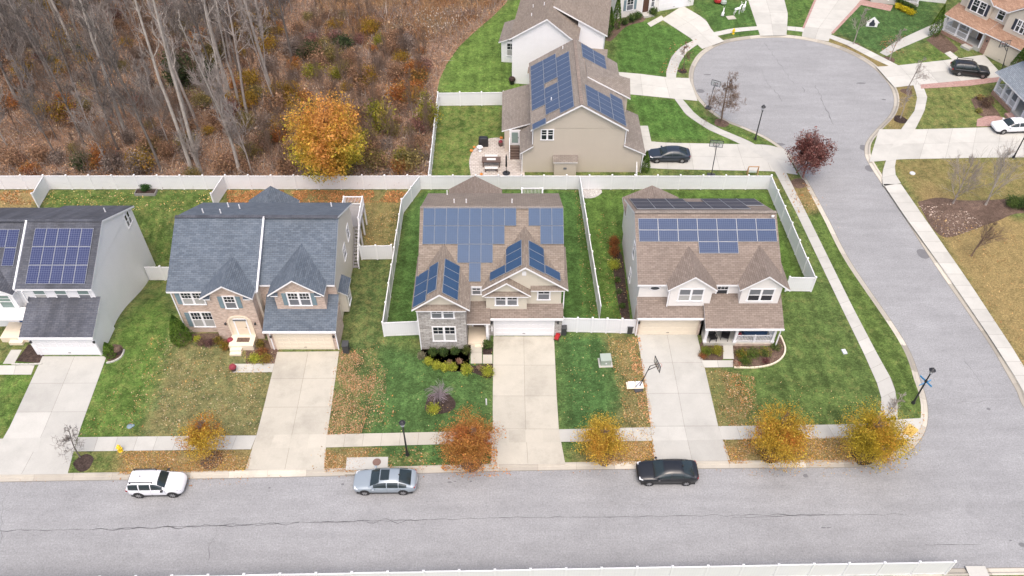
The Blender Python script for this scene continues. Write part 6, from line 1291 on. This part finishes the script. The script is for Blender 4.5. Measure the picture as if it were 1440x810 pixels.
for i,(x,y,k,s,l) in enumerate([
 (338,246,1,1.05,'tall pale forked trunk rising just behind the long fence, nearest the orange maple'),(283,245,0,1.05,'tall pale trunk at the long fence, left neighbour of the forked trunk'.replace('left neighbour of','standing beside')),(272,246,0,.98,'tall slender pale trunk close behind the straight pale one at the fence'),(228,243,3,1.1,'two toned trunk dark at its base near the yellow bush at the fence'),
 (279,182,2,1.05,'grey trunk rising behind the dark green shrub in the woods'),(268,178,0,1.0,'pale trunk leaning beside the grey one behind the dark green shrub'),(180,196,0,1.0,'tall whitish trunk with broken side limb deep in the woods'),(178,168,3,.95,'dark trunk just behind the whitish one with the broken limb'),(82,225,3,.6,'short dark snag above the long fence near the frame edge'),(80,196,3,.45,'shorter dark snag behind the other one'),
 (28,150,0,.7,'short whitish curved trunk at the edge of the frame'),(355,246,4,1.0,'thin grey tree at the long fence between the forked trunk and the maple'),(350,170,2,1.0,'grey trunk among reddish brush before the maple'),(383,135,0,.9,'pale slim trunk above the reddish brush'),(325,140,0,1.02,'pale trunk with a kinked top'),(338,155,1,.95,'pale forked trunk beside the kinked one'),(166,210,3,.95,'dark trunk in the orange brush behind the white house'),(120,205,3,.9,'dark leaning trunk above the white house yard'),(392,160,6,.95,'grey forked tree before the dark green shrub'),(412,90,3,1.1,'thick dark trunk with grey ivy at the top of the woods')]):
    wtree(x,y,k,l,s,i*1.3)
rw=random.Random(77)
def scatter(n,poly,mind,seed,ymax=112):
    rg=random.Random(seed); xs=[p[0] for p in poly]; ys=[p[1] for p in poly]; out=[]; tries=0
    while len(out)<n and tries<9000:
        tries+=1; x=rg.uniform(min(xs),max(xs)); y=rg.uniform(min(ys),min(max(ys),ymax))
        if inside(x,y,poly) and all((x-a)**2+(y-b)**2>mind*mind for a,b in out): out.append((x,y))
    return out
LEFTW=[tuple(p[:2]) for p in GP([(-160,262),(-160,-60),(440,-60),(400,60),(385,120),(330,246),(300,262)])]
DEEP=[tuple(p[:2]) for p in GP([(-260,175),(-260,-120),(420,-120),(400,40),(360,120),(250,150)])]
for i,(x,y) in enumerate(scatter(140,DEEP,1.5,91,130)): k=rw.choice([0,2,2,2,3,3,4,4,6,2]); wtree(0,0,k,'bare grey tree standing deep in the woods behind the pale trunks',rw.uniform(.72,1.05),rw.uniform(0,6),'bare trees deep in the woods',(x,y))
for i,(x,y) in enumerate(scatter(85,LEFTW,1.6,92)): wtree(0,0,rw.choice([4,5,5,4]),'thin bare sapling among the brown brush of the woods',rw.uniform(.6,1.0),rw.uniform(0,6),'bare saplings in the woods',(x,y))
MIDW=[tuple(p[:2]) for p in GP([(340,246),(400,120),(430,20),(520,20),(600,80),(610,140),(598,246)])]
for i,(x,y) in enumerate(scatter(46,MIDW,1.7,93)): wtree(0,0,5,'low twiggy sapling in the shrubs around the orange maple',rw.uniform(.35,.7),rw.uniform(0,6),'twiggy saplings near the maple',(x,y))
# ---- the woods: shrubs
BC=dict(rust=([(.24,.145,.085),(.31,.19,.115),(.37,.23,.14),(.28,.165,.11)],'rust brown shrub in the woods'),grey=([(.19,.15,.125),(.25,.2,.17),(.31,.255,.215)],'grey brown twiggy shrub in the woods'),olive=([(.16,.14,.055),(.22,.18,.065),(.29,.22,.08)],'olive shrub in the woods'),gold=([(.28,.18,.03),(.38,.25,.04),(.42,.22,.05)],'golden shrub in the woods'),orange=([(.32,.12,.04),(.4,.17,.05),(.36,.2,.06)],'orange shrub in the woods'),maroon=([(.2,.10,.085),(.26,.135,.11),(.31,.17,.14)],'maroon shrub in the woods'),green=([(.04,.062,.028),(.06,.085,.035),(.085,.105,.045)],'dark evergreen shrub in the woods'),lime=([(.2,.21,.03),(.28,.26,.04),(.33,.27,.06)],'yellow green shrub in the woods'))
BM={}
for q,(k,(c,l)) in enumerate(BC.items()):
    for j in range(2): BM[k,j]=shrub('',0,0,1.25,1.0,c,1300 if k!='green' else 2400,300+q*3+j,.13,place=False,var=.3)
def bush(x,y,k,s,label=None,xy=None,grp=None):
    c=G(x,y).xy if xy is None else xy; j=rw.randint(0,1); o=empty('forest_shrub',(c[0],c[1],L),label or BC[k][1],'shrub',rw.uniform(0,6),grp or BC[k][1].replace(' shrub',' shrubs'))
    o.scale=(s,s*rw.uniform(.8,1.2),s*rw.uniform(.75,1.2)); link('stem',BM[k,j][0],o); link('foliage',BM[k,j][1],o); return o
for x,y,k,s,l in [(455,175,'green',2.0,'large dark evergreen shrub behind the orange maple'),(260,120,'green',2.3,'large dark evergreen shrub among pale trunks'),(290,115,'green',1.5,'dark evergreen shrub beside the larger evergreen among the trunks'),(438,85,'green',1.5,'upright evergreen at the edge of the open meadow, nearer the trunks'),(484,72,'green',1.4,'upright evergreen standing in the open reddish meadow'),(505,120,'rust',1.6,'round rust shrub on the meadow edge'),(535,185,'lime',2.0,'tall yellow green shrub beside the orange maple'),(515,120,'gold',1.4,'golden shrub behind the maple top'),(567,145,'orange',1.9,'orange shrub above the small fenced lawn'),(585,115,'orange',1.5,'orange shrub close to the lawn edge'),(604,180,'lime',1.7,'lime shrub pressed against the small lawn fence'),(590,185,'maroon',1.4,'maroon shrub beside the lime one at the lawn fence'),(575,238,'olive',1.8,'olive shrub at the corner of the two white fences'),(535,243,'rust',1.4,'rust shrub behind the long fence beside the maple'),(395,185,'gold',1.5,'golden shrub on the woods side of the maple'),(375,205,'green',1.0,'small green shrub near the pale forked trunk'),(390,160,'rust',1.5,'russet shrub between the forked trunk and the maple'),(205,243,'gold',1.5,'bright golden bush against the long fence'),(148,225,'orange',1.5,'orange bush behind the fence of the white house yard'),(140,240,'orange',1.1,'small orange bush touching the fence of the white house yard'),(95,170,'gold',1.6,'golden bush among dark trunks'),(120,240,'green',1.2,'dark bush at the fence near the orange one'),(265,77,'maroon',1.0,'red bush among the pale trunks'),(215,215,'olive',1.4,'olive bush behind the golden fence bush'),(475,225,'olive',1.2,'olive shrub under the skirts of the maple'),(350,40,'gold',1.6,'gold shrub at the top of the woods')]:
    bush(x,y,k,s,l)
for x,y in scatter(175,LEFTW,1.7,94): k=rw.choices(['rust','grey','olive','gold','orange','maroon','green'],[.30,.24,.16,.12,.09,.06,.03])[0]; bush(0,0,k,rw.uniform(.75,1.6),None,(x,y))
for x,y in scatter(98,MIDW,1.5,95): k=rw.choices(['rust','grey','olive','gold','orange','maroon','lime'],[.28,.17,.17,.1,.14,.05,.09])[0]; bush(0,0,k,rw.uniform(.7,1.45),None,(x,y))
# ---- undergrowth nobody could count: leaf and twig litter standing over the forest floor
def field(n,poly,seed,ymax):
    rg=np.random.default_rng(seed); P=np.array(poly); lo=P.min(0); hi=P.max(0); hi[1]=min(hi[1],ymax); q=rg.uniform(lo,hi,(n*2,2)); k=np.array([inside(a,b,poly) for a,b in q]); return q[k][:n]
UND=[tuple(p[:2]) for p in GP([(-200,264),(604,264),(617,150),(612,120),(628,92),(645,68),(668,46),(692,26),(712,4),(722,-30),(-200,-60)])]
q=field(150000,UND,5,118); p=np.concatenate([q,np.zeros((len(q),1))],1)
m1=fbm(p,.22,2); hgt_=np.clip(.45+1.5*m1+.8*fbm(p,.8,4),.03,2.0); p[:,2]=L+hgt_*NR.random(len(p))
f=.5+.55*fbm(p*[1,1,0],.13,6)+.35*fbm(p*[1,1,0],.55,8)
pal=[(.15,.115,.085),(.22,.165,.125),(.28,.205,.15),(.30,.175,.10),(.36,.215,.115),(.41,.28,.165),(.33,.25,.185),(.40,.32,.23),(.25,.21,.105)]
tag(link('undergrowth',leaf_mesh('undergrowth',p,np.exp(NR.normal(math.log(.15),.35,len(p))),palette(len(p),pal,None,.3,f)*1.2*np.where((p[:,1]>88)[:,None]&(p[:,0]<-38)[:,None]&(fbm(p*[1,1,0],.09,12)>-.1)[:,None],np.array([.85,1.08,.75]),np.array([1,1,1])),mats=[M['dryleaf']])),kind='stuff')
q=field(85000,UND,6,118); p=np.concatenate([q,np.full((len(q),1),L)],1); p[:,2]+=np.clip(.5+1.1*fbm(p*[1,1,0],.22,2),.2,1.7)
tag(link('brush_twigs',leaf_mesh('brush_twigs',p,np.exp(NR.normal(math.log(1.25),.35,len(p))),palette(len(p),[(.17,.135,.115),(.26,.215,.185),(.34,.295,.255),(.2,.13,.105)],None,.2),aspect=.022,up=(0,0,1.0),mats=[M['dryleaf']])),kind='stuff')
MEA=[tuple(p[:2]) for p in GP([(475,95),(520,55),(600,60),(655,40),(704,2),(715,-30),(560,-30),(440,-10)])]
q=field(30000,MEA,7,122); p=np.concatenate([q,np.full((len(q),1),L+.35)],1)
tag(link('meadow_grass',leaf_mesh('meadow_grass',p,np.exp(NR.normal(math.log(.8),.25,len(p))),palette(len(p),[(.24,.12,.05),(.32,.17,.08),(.4,.25,.13),(.28,.2,.12)],None,.2,.5+.6*fbm(p,.25,3)),aspect=.06,up=(0,0,1.0),mats=[M['dryleaf']])),kind='stuff')
REED=[tuple(p[:2]) for p in GP([(565,45),(600,62),(650,42),(655,15),(600,18)])]
q=field(230,REED,8,122); p=np.concatenate([q,L+.9+.3*NR.random((len(q),1))],1)
tag(link('seed_heads',leaf_mesh('seed_heads',p,np.full(len(p),.27),palette(len(p),[(.5,.46,.4),(.42,.37,.3)]),up=(0,0,1),aspect=.4,mats=[M['dryleaf']])),kind='stuff')
# ---- fallen leaves on grass, walks and road edge
LEAF=[(.34,.2,.09),(.42,.28,.14),(.3,.14,.05),(.45,.33,.2),(.38,.17,.05)]; YLF=[(.45,.34,.12),(.5,.38,.2),(.4,.26,.08)]
pp=[];cc=[];ss=[]
def leaves(poly,n,cols,size=.11,z=L+.03):
    P=[tuple(v[:2]) for v in GP(poly)]; P_=np.array(P); rg=NR; q=rg.uniform(P_.min(0),P_.max(0),(n,2)); k=np.array([inside(a,b,P) for a,b in q]); q=q[k]
    nz=fbm(np.concatenate([q,np.zeros((len(q),1))],1),.6,len(pp)); q=q[nz>-.42+.6*rg.random(len(q))]
    pp.append(np.concatenate([q,(z+np.array([terr(*v) for v in q])).reshape(-1,1)+.03*rg.random((len(q),1))],1)); cc.append(palette(len(q),cols)); ss.append(np.full(len(q),size)*np.exp(rg.normal(0,.3,len(q))))
leaves([(460,612),(478,495),(500,495),(530,520),(524,560),(508,610)],6500,[(.40,.24,.13),(.36,.2,.095),(.46,.31,.19),(.3,.16,.075)],.085); leaves([(455,612),(474,490),(515,490),(545,520),(540,590),(515,612)],3200,[(.40,.24,.13),(.36,.2,.095),(.46,.31,.19)],.085)
leaves([(478,495),(540,480),(560,600),(500,612)],900,LEAF); leaves([(318,268),(590,268),(560,285),(320,285)],8500,[(.36,.17,.06),(.42,.22,.09),(.3,.13,.05)],.14); leaves([(500,285),(560,285),(550,362),(500,362)],1200,LEAF+YLF)
leaves([(0,268),(62,268),(48,288),(0,288)],1500,LEAF,.14); leaves([(62,268),(318,268),(303,300),(60,290)],900,YLF,.14); leaves([(180,290),(300,290),(238,400),(220,372)],350,YLF)
leaves([(110,612),(215,470),(385,500),(360,612)],2600,YLF+LEAF,.1); leaves([(230,470),(390,495),(370,600),(220,600)],1500,[(.4,.32,.2),(.46,.38,.25)],.1)
leaves([(165,635),(356,633),(348,662),(165,668)],6500,LEAF+[(.42,.28,.06),(.4,.24,.08)],.085); leaves([(457,632),(545,630),(500,664),(455,664)],2600,LEAF,.085); leaves([(545,630),(620,628),(625,660),(545,662)],350,LEAF)
leaves([(852,470),(900,490),(921,600),(915,655),(830,655),(880,600)],6500,LEAF+YLF,.09); leaves([(880,475),(900,475),(918,600),(902,590)],1400,[(.42,.2,.09),(.5,.3,.15)],.12)
leaves([(1003,520),(1060,530),(1070,600),(1012,600)],3600,LEAF,.09); leaves([(1015,618),(1250,612),(1255,650),(1025,652)],11000,LEAF+[(.46,.3,.07),(.42,.27,.07)],.085); leaves([(868,622),(918,620),(924,652),(845,653)],3600,LEAF+[(.46,.3,.07),(.42,.27,.07)],.085); leaves([(620,628),(700,628),(700,660),(620,662)],900,RUST[1:],.12)
leaves([(541,475),(695,480),(692,655),(560,640)],260,YLF,.09); leaves([(780,470),(860,470),(850,600),(790,600)],220,YLF,.09); leaves([(985,515),(1250,560),(1240,600),(1012,600)],700,YLF,.09); leaves([(835,300),(865,300),(890,460),(850,455)],350,LEAF)
leaves([(820,450),(845,450),(815,268),(808,268)],500,LEAF,.1); leaves([(1090,640),(1215,640),(1280,610),(1290,640),(1230,655),(1090,657)],800,[(.46,.28,.06),(.42,.2,.05)],.11)
leaves([(925,105),(945,60),(980,55),(965,100)],600,[(.35,.15,.06),(.42,.24,.12)],.14); leaves([(1240,50),(1275,50),(1270,75),(1235,75)],500,[(.3,.14,.07),(.36,.2,.1)],.14); leaves([(1100,242),(1140,262),(1160,300),(1120,300)],700,LEAF,.13)
leaves([(1300,300),(1440,330),(1440,520),(1360,390)],2200,[(.4,.28,.13),(.34,.2,.08)],.12); leaves([(1290,290),(1340,285),(1390,320),(1330,335)],700,[(.36,.28,.22),(.44,.36,.3)],.16)
leaves([(450,612),(460,655),(440,660),(430,615)],60,LEAF,.1,L+.04); leaves([(640,655),(710,653),(720,668),(630,672)],260,RUST[1:],.1,.02); leaves([(1050,655),(1230,655),(1270,645),(1280,655),(1200,670),(1050,668)],320,YLF+LEAF,.1,.02); leaves([(0,671),(1190,654),(1190,660),(0,679)],520,LEAF,.085,.03); leaves([(1145,262),(1300,540),(1306,540),(1152,262)],260,LEAF,.085,.03); leaves([(180,672),(350,668),(350,680),(180,684)],150,LEAF,.1,.02); leaves([(1255,575),(1300,580),(1300,615),(1270,640),(1240,610)],520,[(.46,.28,.06),(.42,.2,.05)],.1,L+.05)
tag(link('fallen_leaves',leaf_mesh('fallen_leaves',np.concatenate(pp),np.concatenate(ss),np.concatenate(cc),flat=1.2,mats=[M['dryleaf']])),kind='stuff')

# ------------------------------------------------------------------ light, sky, camera
W=bpy.data.worlds.new('World'); SC.world=W; W.use_nodes=True; t=W.node_tree; sk=t.nodes.new('ShaderNodeTexSky'); sk.sky_type='NISHITA'; sk.sun_disc=False
EL,AZ=R(66),R(178)
sk.sun_elevation=EL; sk.sun_rotation=AZ; sk.air_density=.7; sk.dust_density=6.0; sk.ozone_density=.6; sk.altitude=50
t.links.new(sk.outputs[0],t.nodes['Background'].inputs[0]); t.nodes['Background'].inputs[1].default_value=.15
ld=bpy.data.lights.new('sun','SUN'); ld.energy=.55; ld.angle=R(80); ld.color=(1,.97,.93); lo=bpy.data.objects.new('sun',ld); COL.objects.link(lo)
dv=Vector((math.sin(AZ)*math.cos(EL),math.cos(AZ)*math.cos(EL),math.sin(EL))); lo.rotation_euler=dv.to_track_quat('Z','Y').to_euler(); lo.location=(0,0,80)
cd=bpy.data.cameras.new('camera'); cd.sensor_width=36; cd.lens=36*FPX/1440; cd.clip_end=3000; cd.clip_start=.5; co=bpy.data.objects.new('camera',cd); COL.objects.link(co); co.location=(0,0,CAM_H); co.rotation_euler=(math.pi/2-PITCH,0,0); SC.camera=co
SC.view_settings.view_transform='Standard'; SC.view_settings.look='None'; SC.view_settings.gamma=1; SC.view_settings.use_curve_mapping=False; SC.view_settings.exposure=EXPO
SC.cycles.use_denoising=True; SC.cycles.max_bounces=6; SC.cycles.diffuse_bounces=3; SC.cycles.glossy_bounces=3; SC.cycles.transparent_max_bounces=4
for o in SC.objects:
    if 'off' in o: del o['off']
